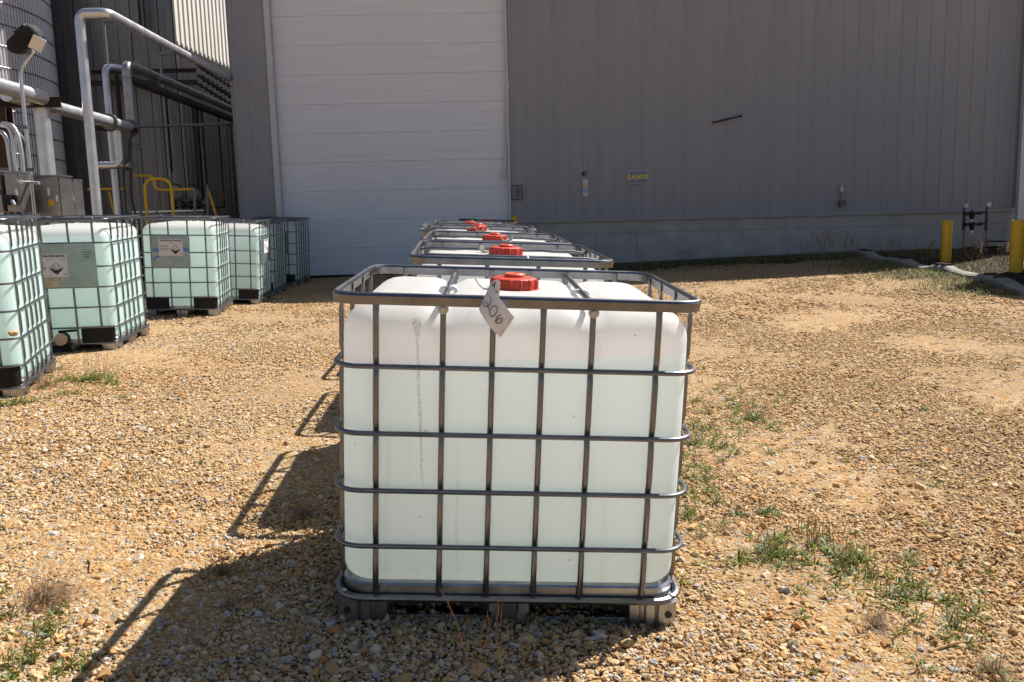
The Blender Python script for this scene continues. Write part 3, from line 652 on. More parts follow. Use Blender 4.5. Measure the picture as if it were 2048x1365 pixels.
# plates and labels on the label faces (local -x): h runs to the viewer's right
FACE = Matrix(((0, 0, -1, -HX), (-1, 0, 0, 0), (0, 1, 0, 0), (0, 0, 0, 1)))       # (h, z, out) -> tote local
def flat(b, h0, h1, z0, z1, o, th=.0015, mi=0): b.box(((h0 + h1) / 2, (z0 + z1) / 2, o), (h1 - h0, z1 - z0, th), mi)
def plate(t, h0, h1, z0, z1, m, F_=FACE):
    b = MB(); flat(b, h0, h1, z0, z1, .006, .002); flat(b, h0, h0 + .012, z0, z1, .009, .004); flat(b, h1 - .012, h1, z0, z1, .009, .004); flat(b, h0, h1, z1 - .055, z1 - .051, .0075, .001)
    return link('label_plate', b.mesh('label_plate', m, 0), t, M=F_)
def label(pl, h0, h1, z1, z0, title, tsz, green=False):
    W_, H_ = h1 - h0, z1 - z0; b = MB(); flat(b, h0, h1, z0, z1, .0085, .0008, 0)
    g = lambda a, c, d, e, mi, o=.0093: flat(b, h0 + W_ * a, h0 + W_ * c, z1 - H_ * e, z1 - H_ * d, o, .0004, mi)
    g(.03, .97, .155, .165, 1)
    for k in range(4): g(.05, .40 - .03 * (k % 2), .36 + k * .028, .375 + k * .028, 1)
    for k in range(4): g(.05, .42, .53 + k * .028, .546 + k * .028, 1)
    g(.05, .40, .69, .70, 1); g(.42, .62, .22, .232, 1); g(.42, .62, .25, .262, 1); g(.80, .98, .24, .252, 1); g(.85, .98, .275, .287, 1)
    g(.36, .56, .92, .935, 1); g(.86, .98, .86, .90, 2)
    # hazard diamond
    cx, cz, s = h0 + W_ * .69, z1 - H_ * .62, min(W_ * .24, H_ * .30)
    for q, mi, o in ((s, 3, .0094), (s * .93, 0, .0098)): b.add([(cx, cz + q, o), (cx + q, cz, o), (cx, cz - q, o), (cx - q, cz, o)], [(0, 3, 2, 1)], mi)
    b.add([(cx - s, cz - .002, .0102), (cx, cz - s, .0102), (cx + s, cz - .002, .0102)], [(0, 1, 2)], 3)
    b.add([(cx - s * .45, cz - s * .10, .0106), (cx - s * .45, cz - s * .22, .0106), (cx + s * .45, cz - s * .22, .0106), (cx + s * .45, cz - s * .10, .0106)], [(0, 1, 2, 3)], 0)
    # corrosive pictogram: two tilted tubes, a slab and a hand
    for sx in (-1, 1): b.box((cx + sx * s * .33, cz + s * .42, .0104), (s * .34, s * .07, .0004), 3, rz=-sx * .5)
    b.box((cx - s * .38, cz + s * .08, .0104), (s * .50, s * .09, .0004), 3); b.box((cx + s * .35, cz + s * .10, .0104), (s * .42, s * .05, .0004), 1)
    lb = link('hazard_label', b.mesh('hazard_label', [M_PAPER, M_GREYINK, M_BLUEINK, M_INK], 0), pl)
    link('label_title', text_mesh(title, tsz, M_INK, 'label_title', .0003, bold=.0014), pl, loc=((h0 + h1) / 2 + (.022 if tsz == .0235 else 0), z1 - H_ * .085, .0095))
    link('label_number', text_mesh('8', s * .22, M_PAPER, 'label_number', .0003), pl, loc=(cx, cz - s * .75, .0109))
    return lb
M_PLB = mat('blue_smeared_plate', (.33, .34, .34), .36, .7, base2=(.22, .27, .28), vscale=6)
p = plate(l2, -.25, .372, .678, 1.112, M_PLATE1); label(p, -.242, .105, 1.010, .785, 'ACID SOLUTION 50% F.G.', .0235)
b = MB(); flat(b, -.20, .03, .690, .780, .0085, .0006); link('blank_sticker', b.mesh('blank_sticker', M_VALVEP, 0), p)
b = MB()
for k in range(3): flat(b, .24 + .01 * k, .34 - .012 * k, 1.02 - .024 * k, 1.03 - .024 * k, .0078, .0006)
for z in (1.045, .945): flat(b, .225, .352, z, z + .002, .0078, .0006)
link('embossed_data', b.mesh('embossed_data', M_VALVE, 0), p)
p = plate(l3, -.345, .150, .678, 1.112, M_PLB); label(p, -.250, .060, 1.062, .838, 'CAUSTIC POTASH LIQUID 45%', .0205)
M_BLU = mat('blue_smear', (.06, .16, .42), .6, base2=(.10, .22, .45), vscale=30)
for pts in ([(-.33, .93), (-.25, .945), (-.25, .89), (-.33, .895)], [(.06, .955), (.145, .93), (.145, .885), (.06, .91)], [(-.33, .815), (-.26, .84), (-.24, .83), (-.32, .77)]):
    b = MB(); b.add([(h, z, .0078) for h, z in pts] + [(h, z, .0084) for h, z in pts], [(0, 1, 2, 3), (7, 6, 5, 4), (0, 4, 5, 1), (1, 5, 6, 2), (2, 6, 7, 3), (3, 7, 4, 0)]); link('blue_smear', b.mesh('blue_smear', M_BLU, 0), p)
FSIDE = Matrix(((1, 0, 0, 0), (0, 0, -1, -HY), (0, 1, 0, 0), (0, 0, 0, 1)))
p = plate(l4, -.44, .36, .678, 1.112, M_PLATE1, FSIDE); label(p, -.26, .14, 1.05, .82, 'CAUSTIC POTASH', .03)
plate(l5, -.30, .30, .678, 1.112, M_PLATE1); plate(l6, -.30, .365, .678, 1.112, M_PLATE1); plate(l1, -.30, .20, .678, 1.112, M_PLATE1)
# bottom valve of the acid tote
vv = MB(); vv.lathe([(.055, 0), (.055, .05), (.046, .055), (.046, .10), (.060, .105), (.060, .145), (.052, .150), (.01, .150)], 28, axis='z')
vo = link('valve', vv.mesh('valve', M_VALVEP, 30), l2, M=FACE @ Matrix.Translation((-.01, .165, -.055)))
vv = MB(); vv.lathe([(.050, .045), (.064, .05), (.064, .085), (.050, .09)], 28); vv.box((.05, .075, .07), (.17, .022, .018), rz=.05); link('valve_handle', vv.mesh('valve_handle', M_BLACKP, 30), vo)
vv = MB(); vv.add([(-.17, -.075, .062), (.05, -.075, .062), (.09, -.155, .10), (-.14, -.155, .10), (-.17, -.075, .066), (.05, -.075, .066), (.09, -.155, .104), (-.14, -.155, .104)], [(0, 1, 2, 3), (7, 6, 5, 4), (0, 4, 5, 1), (1, 5, 6, 2), (2, 6, 7, 3), (3, 7, 4, 0)])
link('drip_flap', vv.mesh('drip_flap', M_BLACKP, 0), vo)

# ------------------------------------------------------------------ lot tag on the nearest tote
def tp_(x, y, d): return at(900 + x / 6.827, 500 + y / 6.827, d)
Uc = [(560, 440), (585, 505), (615, 570), (680, 670), (760, 772), (830, 865), (880, 925)]
Dc = [(395, 810), (418, 862), (455, 925), (505, 1002), (565, 1080), (630, 1148), (690, 1200)]
dU = [2.652, 2.640, 2.630, 2.624, 2.622, 2.622, 2.622]; dD = [2.636, 2.628, 2.622, 2.620, 2.620, 2.621, 2.622]
NT = 5; gv = []; 
for i in range(7):
    for j in range(NT):
        t = j / (NT - 1); gv.append(tp_(Uc[i][0] * (1 - t) + Dc[i][0] * t, Uc[i][1] * (1 - t) + Dc[i][1] * t, dU[i] * (1 - t) + dD[i] * t - .004 * math.sin(t * math.pi)))
gfz = [(i * NT + j, i * NT + j + 1, (i + 1) * NT + j + 1, (i + 1) * NT + j) for i in range(6) for j in range(NT - 1)]
tagc = Vector(tp_(620, 800, 2.625))
tg = empty('lot_tag', tagc, 'white paper lot tag handwritten 206 hanging from the nearest tote rail', 'tag')
def tagobj(name, b, m, smooth=60):
    me = b.mesh(name, m, smooth); me.transform(Matrix.Translation(-tagc)); return link(name, me, tg)
b = MB(); n0 = len(gv); off = Vector((0, .0012, 0))
rim = [i * NT for i in range(7)] + [6 * NT + j for j in range(1, NT)] + [i * NT + NT - 1 for i in range(5, -1, -1)] + [j for j in range(NT - 2, 0, -1)]
b.add(gv + [tuple(Vector(q) + off) for q in gv], gfz + [tuple(n0 + k for k in reversed(f)) for f in gfz] + [(rim[k], rim[(k + 1) % len(rim)], n0 + rim[(k + 1) % len(rim)], n0 + rim[k]) for k in range(len(rim))])
tagobj('tag_sheet', b, M_PAPERW)
fl = [(560, 470), (600, 420), (650, 405), (690, 440), (680, 560), (668, 655), (640, 600), (610, 560)]
b = MB(); fv = [tp_(x, y, 2.646) for x, y in fl]; k = len(fl); b.add(fv + [tuple(Vector(q) + off) for q in fv], [tuple(range(k)), tuple(range(2 * k - 1, k - 1, -1))] + [(i, (i + 1) % k, k + (i + 1) % k, k + i) for i in range(k)]); tagobj('tag_fold', b, M_PAPERW, 0)
strokes = [[(508, 632), (530, 626), (552, 642), (564, 680), (556, 722), (530, 765), (490, 780), (455, 768), (448, 738), (466, 710), (496, 712), (512, 740), (519, 785), (533, 822)],
           [(602, 766), (565, 792), (541, 842), (545, 895), (570, 921), (608, 900), (638, 848), (649, 800), (634, 770), (602, 766)],
           [(700, 886), (668, 900), (640, 925), (622, 960), (622, 990), (645, 1008), (680, 1002), (708, 978), (717, 950), (702, 934), (672, 937), (642, 958), (623, 985)]]
b = MB()
for s_ in strokes: b.tube(bend([tp_(x, y, 2.6155) for x, y in s_], .004, 3), .00115, 6)
tagobj('handwritten_number', b, M_INK)
b = MB(); ser = [(628, 432), (575, 470), (560, 505), (575, 545), (592, 556), (604, 520)]; b.add([tp_(x, y, 2.6445 if y > 0 else 0) for x, y in ser], [tuple(range(6))])
tagobj('printed_wedge', b, M_INK, 0)
b = MB()
for q in range(5): b.add([tp_(x, y, 2.6425) for x, y in ((585 - q * 2 + 6, 462 + q * 19), (606 - q * 1, 455 + q * 19), (604 - q * 1, 463 + q * 19), (583 - q * 2 + 6, 470 + q * 19))], [(0, 1, 2, 3)])
tagobj('printed_teeth', b, M_PAPERW, 0)
b = MB(); c = Vector(tp_(622, 582, 2.6345)); b.tube([c + Vector((.0042 * math.cos(2 * math.pi * k / 16), 0, .0042 * math.sin(2 * math.pi * k / 16))) for k in range(16)], .0013, 6, closed=True); tagobj('eyelet', b, M_RUST)
b = MB(); b.tube([tp_(622, 582, 2.633), tp_(630, 600, 2.631), tp_(655, 650, 2.632), tp_(678, 690, 2.634)], .0016, 6); b.tube([tp_(622, 582, 2.635), tp_(560, 420, 2.75), tp_(545, 395, 3.05)], .0008, 5); tagobj('tie_wire', b, M_INK)
b = MB()
for q in range(14):
    t0 = q / 14; t1 = t0 + .052 + .012 * (q % 2); b.tube([tp_(690 + 138 * t0, 1160 - 222 * t0, 2.6188), tp_(690 + 138 * t1, 1160 - 222 * t1, 2.6188)], .0006, 4)
tagobj('fine_print', b, M_GREYINK)
# ------------------------------------------------------------------ right-hand corner: bollards, gauge posts, kerb blocks
def bollard(u0, v0, u1, v1, y, label, r=.085, group='yellow bollards'):
    p0, p1 = at(u0, v0, y), at(u1, v1, y); zb = min(p0[2], float(gz(p0[0], p0[1])) - .02)
    o = empty('bollard', (p0[0], p0[1], zb), label, 'bollard', group); h = p1[2] - zb
    b = MB(); b.lathe([(r, -.2), (r, h - .05)], 28); b.obj('bollard_post', M_YEL, o)
    b = MB(); b.lathe([(r + .004, h - .055), (r + .004, h - .03), (r * .93, h - .008), (r * .6, h), (.002, h + .003)], 28); b.obj('bollard_cap', M_YEL, o); return o
bollard(1891, 530, 1899, 441, 14.9, 'slim yellow bollard standing behind the curb blocks, left of the gauge posts', .088)
bollard(2031, 548, 2041, 440, 13.4, 'yellow bollard at the right picture edge beside the white downspout', .10)
bollard(1030, 500, 1031, 433, 17.4, 'yellow bollard beside the right jamb of the white door', .075)
def gauge_post(u0, v0, u1, v1, y, label):
    p0, p1 = at(u0, v0, y), at(u1, v1, y); o = empty('gauge_post', (p0[0], p0[1], p0[2]), label, 'gauge post', 'gauge posts by the corner'); h = p1[2] - p0[2]
    b = MB(); b.tube([(.02, 0, -.15), (.02, 0, h - .12)], .026, 12); b.obj('post', M_PIPEG, o)
    b = MB(); b.tube(bend([(-.03, -.03, .62), (-.03, -.03, h - .06), (0, -.02, h)], .03), .020, 10); b.obj('riser_pipe', M_PIPEB, o)
    g = MB(); g.lathe([(.052, 0), (.052, .03), (.047, .034), (.046, .028)], 24, (0, -.03, h + .02), axis='y'); g = g.obj('gauge', M_COND, o)
    f = MB(); f.lathe([(.046, .027), (.001, .028)], 24, (0, -.03, h + .02), axis='y'); f.obj('dial', M_DOOR, g)
    n_ = MB(); n_.box((-.006, -.060, h + .024), (.006, .003, .05)); n_.obj('needle', M_INK, g, smooth=0); return o, p0, h
gA, pA, hA = gauge_post(1924, 521, 1921, 414, 17.2, 'left gauge post with a round dial, on the gravel by the concrete base'); gB, pB, hB = gauge_post(1969, 521, 1969, 412, 17.2, 'right gauge post with a round dial, linked to its neighbour by two black valves')
for v, lab in ((428, 'upper black pressure regulator between the two gauge posts'), (450, 'lower black pressure regulator between the two gauge posts')):
    q = at(1944, v, 17.15); o = empty('pressure_regulator', q, lab, 'regulator', 'black regulators between the gauge posts')
    b = MB(); b.lathe([(.02, -.13), (.035, -.10), (.055, -.05), (.06, .0), (.075, .02), (.075, .035), (.03, .05), (.02, .07)], 18); b.obj('regulator_body', M_PIPEB, o)
    b = MB(); b.lathe([(.022, -.17), (.026, -.11), (.02, -.10)], 12); b.obj('drain_cup', M_COND, o)
    b = MB(); b.tube([(-.155, 0, .01), (-.09, 0, .005), (.10, 0, .01), (.26, 0, .02)], .022, 10); b.tube([(.13, 0, .01), (.19, 0, .012)], .038, 10); b.tube([(-.155, 0, .01), (-.10, 0, .006)], .036, 10); b.obj('regulator_pipe', M_PIPEB, o)
def rackpost(u0, v0, u1, v1, y, label):
    p0, p1 = at(u0, v0, y), at(u1, v1, y); b = MB(); b.box((p0[0], p0[1], (p0[2] + p1[2]) / 2 - .05), (.045, .045, p1[2] - p0[2] + .1)); b.box((p0[0], p0[1], p1[2] + .006), (.052, .052, .006))
    return T(b.obj('support_stub', M_COND, smooth=0), label, 'post', 'short pipe supports')
rackpost(1960, 522, 1960, 483, 16.8, 'short slotted steel support directly left of the right gauge post'); rackpost(2014, 522, 2017, 484, 16.8, 'short steel support between the gauge posts and the right yellow bollard')
b = MB(); b.tube([at(1925, 496, 17.0), at(1992, 494, 16.9), at(2034, 496, 16.8)], .022, 10); T(b.obj('low_pipe', M_PIPEB), 'lower black pipe running from the gauge posts to the right', 'pipe')
b = MB(); b.tube([at(1971, 483, 17.0), at(2036, 483, 16.9)], .018, 10); T(b.obj('low_pipe', M_PIPEB), 'upper black pipe running from the right gauge post to the right', 'pipe')
# curb blocks: raised middle with two dark pads, sloping ends
def curb(uA, vA, uB, vB, uC, vC, label, pads=((.34, .46))):
    A, C = gnd(uA, vA), gnd(uC, vC); A, C = Vector(A), Vector(C); L = (C - A).length; d = (C - A).normalized(); s = Vector((d.y, -d.x, 0)).normalized()
    o = empty('curb_block', A, label, 'curb block', 'concrete curb blocks'); b = MB()
    zs_ = [(0, .075), (.10, .078), (.22, .092), (.34, .13), (.40, .138), (.62, .138), (.68, .13), (.80, .092), (.92, .078), (1, .075)]
    vs = []
    for f, h in zs_:
        c = d * (L * f * .992)
        for q, z in ((-.12, -.15), (-.12, h * .75), (-.08, h), (.08, h), (.12, h * .75), (.12, -.15)): vs.append(c + s * q + Vector((0, 0, z)))
    n = len(zs_); m = 6
    b.add(vs, [(i * m + j, i * m + j + 1, (i + 1) * m + j + 1, (i + 1) * m + j) for i in range(n - 1) for j in range(m - 1)] + [tuple(range(m)), tuple((n - 1) * m + j for j in range(m))])
    b.obj('curb_body', M_CURB, o, smooth=25)
    for f in (.43, .58):
        b = MB(); c = d * (L * f); b.box((c.x, c.y, c.z + .150), (.17, .08, .03), rz=math.atan2(s.y, s.x)); b.obj('pad', M_RUST, o, smooth=0)
CG = [(1700, 508), (1762, 523), (1846, 541), (1928, 553), (2062, 592)]
SB = [gnd(*q) for q in CG]; back = [on_wall(x, .0, 0) for x in (13.2, 14.6, 16.0, 17.6, 20.5)]; b = MB(); vs = []; nS = 14
for i in range(5):
    for j in range(nS + 1):
        t = j / nS; x_, y_ = SB[i][0] * (1 - t) + back[i][0] * t, SB[i][1] * (1 - t) + (back[i][1] - .02) * t; vs.append((x_, y_, float(gz(x_, y_)) + .03))
b.add(vs, [(i * (nS + 1) + j, (i + 1) * (nS + 1) + j, (i + 1) * (nS + 1) + j + 1, i * (nS + 1) + j + 1) for i in range(4) for j in range(nS)])
T(b.obj('soil_bed', mat('dark_soil', (.018, .013, .010), .95, base2=(.055, .039, .028), vscale=9, bump=.8, bscale=40, spec=.04)), 'dark bare soil behind the curb blocks', kind='structure')
labs = ['concrete curb block farthest from the right edge, in the wall shade', 'shaded concrete curb block left of the slim yellow bollard', 'concrete curb block in front of the slim yellow bollard, part sunlit', 'concrete curb block in front of the right-edge bollard']
for i in range(4): curb(*CG[i], 0, 0, *CG[i + 1], labs[i])

# ------------------------------------------------------------------ left: process building, tank, pipes
PBX, PBY = -7.85, 20.4
pb = empty('process_building', (PBX, PBY, 0), 'tall process building with dark stainless front panels and a sunlit cream ribbed side', 'building')
b = MB(); b.box((-3.2, 6.0, 5.0), (6.3, 11.9, 10.4)); b.obj('building_core', M_PIPEB, pb, smooth=0)
x = 0.0; k = 0
while x > -6.0:
    wpn = (.34, .30, .36, .32)[k % 4]; q = MB(); o = (.0, .012, .004, .016)[k % 4]
    q.add([(x - wpn + .008, -.06 - o, .0), (x - .008, -.06 - o, .0), (x - .008, -.06 - o, 10.2), (x - wpn + .008, -.06 - o, 10.2), (x - wpn + .008, -.0, .0), (x - .008, -.0, .0), (x - .008, -.0, 10.2), (x - wpn + .008, 0, 10.2)], [(0, 1, 2, 3), (1, 5, 6, 2), (4, 0, 3, 7), (3, 2, 6, 7)])
    q.obj('cladding_panel', M_STAIN, pb, smooth=0); x -= wpn; k += 1
prof = []; yy = 0
while yy < 12: prof += [(yy, 0), (yy + .03, .035), (yy + .10, .035), (yy + .13, 0)]; yy += .30
for k in range(0, 40, 4):
    sub = prof[k * 4:(k + 4) * 4 + 1]
    if len(sub) < 2: break
    q = MB(); vs = []
    for y_, d in sub: vs += [(.02 + d, y_ - .06, .0), (.02 + d, y_ - .06, 10.2)]
    q.add(vs, [(2 * i, 2 * i + 2, 2 * i + 3, 2 * i + 1) for i in range(len(sub) - 1)]); q.obj('siding_panel', M_CREAM, pb, smooth=0)
b = MB(); b.box((-3.1, 6, 10.25), (6.6, 12.3, .1)); b.obj('roof', M_STAIN, pb, smooth=0)
# tank
TX, TY, TR = -14.45, 19.05, 3.97
tk = empty('storage_tank', (TX, TY, float(gz(TX, TY)) - .1), 'huge round silver storage tank with fine vertical ribs and horizontal bands', 'tank')
NR = 2 * 280; vs = []; ztop = 9.5
for i in range(NR * 2):
    a = 2 * math.pi * (i // 4 + (0, .36, .5, .86)[i % 4]) / (NR / 2); r = TR + (.010 if i % 4 in (0, 1) else -.010); vs += [(r * math.cos(a), r * math.sin(a), 0), (r * math.cos(a), r * math.sin(a), ztop)]
n2 = NR * 2; b = MB(); b.add(vs, [(2 * i, 2 * ((i + 1) % n2), 2 * ((i + 1) % n2) + 1, 2 * i + 1) for i in range(n2)]); b.obj('tank_wall', M_TANK, tk, smooth=0)
b = MB(); b.lathe([(TR + .03, ztop - .02), (TR + .03, ztop + .04), (.5, ztop + 1.1), (.01, ztop + 1.15)], 64); b.obj('tank_roof', M_TANK, tk)
zb = at(60, 60, 16.8)[2]; sp_ = .445; z = zb % sp_
while z < ztop + 1:
    zz = z - tk.location.z
    if .1 < zz < ztop - .1:
        b = MB(); b.tube([((TR + .025) * math.cos(2 * math.pi * k / 96), (TR + .025) * math.sin(2 * math.pi * k / 96), zz) for k in range(96)], .010, 6, closed=True); b.obj('band', M_ALUD, tk)
    z += sp_
def pipe(name, label, pts, r, m, rb=None, n=14, cat='pipe', group=None, bands=None, flanges=()):
    path = bend(pts, rb or r * 2.2, 6); c = Vector(pts[0]); o = empty(name, c, label, cat, group)
    b = MB(); b.tube([Vector(q) - c for q in path], r, n); b.obj('pipe_run', m, o)
    if bands:
        P = [Vector(q) - c for q in pts]
        for i in range(len(P) - 1):
            d = P[i + 1] - P[i]; L = d.length; s = bands
            while s < L - r * 2.5:
                q = P[i] + d * (s / L); b = MB(); b.tube([q - d.normalized() * .012, q + d.normalized() * .012], r * 1.03 + .001, n); b.obj('jacket_band', M_ALU if m is not M_ALUD else M_GALV, o); s += bands
    for (i, f) in flanges:
        P = [Vector(q) - c for q in pts]; d = (P[i + 1] - P[i]); q = P[i] + d * f; d.normalize(); b = MB(); b.tube([q - d * .02, q + d * .02], r * 1.5, n); b.obj('flange', M_VALVE, o)
    return o
def v3(u, v, y): return Vector(at(u, v, y))
# tallest insulated pipe
y1 = 12.3; A = v3(158, 32, y1); B = v3(214, 26, y1); Bt = v3(185, 430, y1); B.z = A.z
E1 = Vector((B.x, 26.0, A.z)); xr = ray(474, 172); B.x = E1.x = float((xr[0] / xr[1]) * 18.6) + .0
# keep the run level and parallel to the yard: choose x so that it leaves behind the building corner
k = ray(214, 26); yy1 = B.x / (k[0] / k[1]); B.y = yy1; E1.y = 30
q = ray(158, 30); A = EYE + q * (yy1 / q[1]); A = Vector(A); A.z = B.z = E1.z = float((EYE + k * (yy1 / k[1]))[2])
pipe('tall_pipe', 'tallest silver insulated pipe, rising straight and sloping off towards the building corner', [(A.x, A.y, float(gz(A.x, A.y)) - .05), A, (B.x, B.y, B.z), E1], .072, M_ALU, .13, bands=1.15)
# second level pipe
k = ray(252, 128); xq = -7.0; y2 = xq / (k[0] / k[1]); P2 = Vector(EYE + k * (y2 / k[1])); k3 = ray(265, 258); 
k3 = ray(262, 256); z3 = float((EYE + k3 * (y2 / k3[1]))[2])
pipe('insulated_pipe', 'silver drop pipe with a long grey run sloping behind it, second highest', [(P2.x, y2, z3), P2, (P2.x, 30, P2.z)], .085, M_ALUD, .15, bands=.9)  # darker copy of the aluminium jacket; shade on the run put into its colour
# lower level run along the rack with branch
kS = ray(100, 214); yS = xq / (kS[0] / kS[1])
pipe('insulated_pipe', 'thick silver pipe running level across the front of the tank to the elbow', [(xq, 11.9, z3 + .0), (xq, y2, z3)], .098, M_ALU, .1, bands=1.3, flanges=((0, .78), (0, .98)))
z4 = float((EYE + ray(60, 190) * (11.9 / ray(60, 190)[1]))[2])
pipe('insulated_pipe', 'bright silver pipe coming in from the left picture edge above the rusty beam', [v3(-60, 155, 10.9), v3(85, 196, 12.4)], .105, M_ALU, .1)
pipe('silver_duct', 'broad silver duct standing behind the middle cabinet', [(v3(86, 240, 12.6).x, 12.6, -.1 + float(gz(-7, 12.6))), tuple(v3(82, 214, 12.6))], .112, M_ALU, .1, bands=1.0)
yb = y2 - .3; a = v3(236, 262, yb); c = v3(241, 331, yb); e = v3(183, 331, yb)
pipe('branch_pipe', 'short silver branch pipe bending left from the level run to the tallest pipe', [(c.x, yb, a.z), (c.x, yb, c.z), (e.x, yb, c.z)], .072, M_ALU, .12, bands=.35)
a = v3(266, 330, yb); pipe('branch_pipe', 'grey stub with flanges at the end of the silver branch pipe', [(c.x + .02, yb, c.z), (a.x, yb, c.z)], .06, M_ALUD, .1, flanges=((0, .35), (0, .9)))
y6 = 16.2; a = v3(210, 132, y6); c = v3(236, 430, y6); d = v3(243, 130, y6)
pipe('banded_pipe', 'slim banded silver pipe standing behind the tallest pipe, hooked over at its top', [(a.x, y6, float(gz(a.x, y6))), tuple(a), (d.x + .1, y6 + .8, a.z)], .066, M_ALU, .16, bands=.42)
# dark verticals, rails and trays
def vpipe(u, v0, v1, y, r, m, label, name='standpipe', base=True):
    a = v3(u, v0, y); z0 = v3(u, v1, y).z if not base else float(gz(a.x, y)); b = MB(); b.tube([(a.x, y, z0), (a.x, y, a.z)], r, 10); return T(b.obj(name, m), label, 'pipe')
vpipe(216, 140, 0, 16.6, .035, M_RUST, 'dark rusty standpipe inside the hooked silver pipe'); vpipe(233, 150, 0, 16.5, .045, M_RUST, 'second rusty standpipe between the banded pipe and the silver drop pipe')
vpipe(329, 180, 345, 19.6, .045, M_PIPEB, 'black vertical pipe left of the gauges on the dark panel wall', base=False); vpipe(390, 205, 400, 19.8, .055, M_PIPEB, 'black vertical pipe near the panel corner, the thicker of a pair', base=False); vpipe(383, 205, 400, 19.8, .018, M_PIPEB, 'thin black conduit alongside the thicker black pipe', base=False)
vpipe(320, 190, 0, 19.9, .055, M_PIPEG, 'pale steel column against the dark panel wall', 'rack_column'); vpipe(398, 222, 0, 19.9, .085, M_STAIN, 'broad pale steel column at the corner of the dark panel wall', 'rack_column')
vpipe(458, 250, 0, 21.5, .07, M_PIPEG, 'grey column deep in the dark passage beside the building', 'rack_column')
a, c = v3(272, 254, 16.0), v3(486, 248, 18.6); b = MB(); b.tube([a, c], .030, 10); T(b.obj('cross_pipe', M_PIPEG), 'thin grey pipe spanning level from the elbow to the building corner', 'pipe')
# cable tray and pipe bundle below the second pipe
b = MB(); x0 = P2.x; z0 = P2.z - .30
tr = empty('cable_tray', (x0, y2, z0), 'dark cable tray slung under the second silver pipe', 'cable tray')
b.box((.0, 7, 0), (.20, 14, .012)); b.box((-.1, 7, .04), (.012, 14, .09)); b.box((.1, 7, .04), (.012, 14, .09)); b.obj('tray', M_PIPEB, tr, smooth=0)
b = MB(); b.tube([(-.05, .3, .05), (-.05, 14, .05)], .03, 8); b.obj('cable', M_PIPEB, tr)
b = MB(); b.tube([(.03, .2, .06), (.03, 14, .06)], .04, 8); b.obj('cable', M_ALUD, tr)
for q in (1.2, 3.6, 6.0): b = MB(); b.tube([(.09, q, .0), (.09, q, .32)], .006, 6); b.obj('hanger_rod', M_GALV, tr)
for (ua, va, ub, vb, rr_, lab) in ((396, 132, 478, 184, .03, 'upper dark pipe running back through the passage'), (398, 152, 480, 204, .045, 'middle dark pipe running back through the passage'), (392, 166, 482, 222, .03, 'lower dark pipe running back through the passage')):
    b = MB(); a_, c_ = v3(ua, va, 19.6), v3(ub, vb, 23.5); b.tube([a_, c_], rr_, 8)
    for q in range(9): m_ = a_.lerp(c_, .1 + q * .1); b.box((m_.x, m_.y, m_.z), (.05, .05, rr_ * 3.4))
    T(b.obj('passage_pipe', M_PIPEB), lab, 'pipe', 'dark pipes in the passage')
for (u_, v0_, v1_, r_, lab) in ((275, 0, 60, .035, 'left black downpipe high on the dark panel wall'), (284, 0, 58, .022, 'right thin black downpipe high on the dark panel wall')):
    a_ = v3(u_, v0_, 20.1); c_ = v3(u_ + 8, v1_, 20.1); b = MB(); b.tube([(a_.x, 20.15, a_.z + 1), (a_.x, 20.15, c_.z)], r_, 8); T(b.obj('downpipe', M_PIPEB), lab, 'pipe')
# rack steel
def beam(name, p0, p1, sz, m, label, cat='beam'):
    p0, p1 = Vector(p0), Vector(p1); b = MB(); h, w_ = sz; t = .012
    for prof in ([(-w_, h), (w_, h), (w_, h - t), (-w_, h - t)], [(-w_, -h), (w_, -h), (w_, -h + t), (-w_, -h + t)], [(-t / 2, h - t), (t / 2, h - t), (t / 2, -h + t), (-t / 2, -h + t)]): b.sweep([p0, p1], prof, up=(0, 0, 1) if abs((p1 - p0).normalized().z) < .9 else (0, 1, 0))
    return T(b.obj(name, m, smooth=0), label, cat)
beam('rusty_beam', v3(-40, 206, 12.2), v3(122, 205, 12.6), (.07, .06), M_RUST, 'rusty steel beam under the bright pipe at the left edge')
beam('rusty_column', (v3(10, 300, 12.7).x, 12.7, float(gz(-7.6, 12.7))), v3(5, 212, 12.7), (.09, .09), M_RUST, 'rusty dark steel column at the left picture edge behind the conduits', 'column')
beam('rusty_beam', v3(190, 257, y2 - .1), v3(276, 262, y2 - .1), (.04, .05), M_RUST, 'short rusty beam holding the elbow of the level silver pipe')
beam('rusty_beam', v3(182, 145, 19.9), v3(392, 141, 19.9), (.04, .05), M_RUST, 'long dark beam across the panel wall behind the hooked pipe'); beam('rusty_beam', v3(182, 167, 19.95), v3(395, 165, 19.95), (.05, .05), M_PIPEB, 'black beam across the panel wall, the lower of two')
for (u0, v0, u1, v1, lab) in ((204, 42, 236, 45, 'left angle bracket frame holding the sloping tall pipe'), (318, 108, 352, 107, 'right angle bracket frame holding the sloping tall pipe')):
    a, c = v3(u0, v0, 19.3), v3(u1, v1, 19.3); b = MB(); b.box(((a.x + c.x) / 2, 19.3, a.z), (c.x - a.x, .06, .06)); b.box((a.x + .03, 19.3, a.z / 2 + .8), (.06, .06, a.z - 1.6 - .065)); T(b.obj('bracket_frame', M_PIPEG, smooth=0), lab, 'bracket')
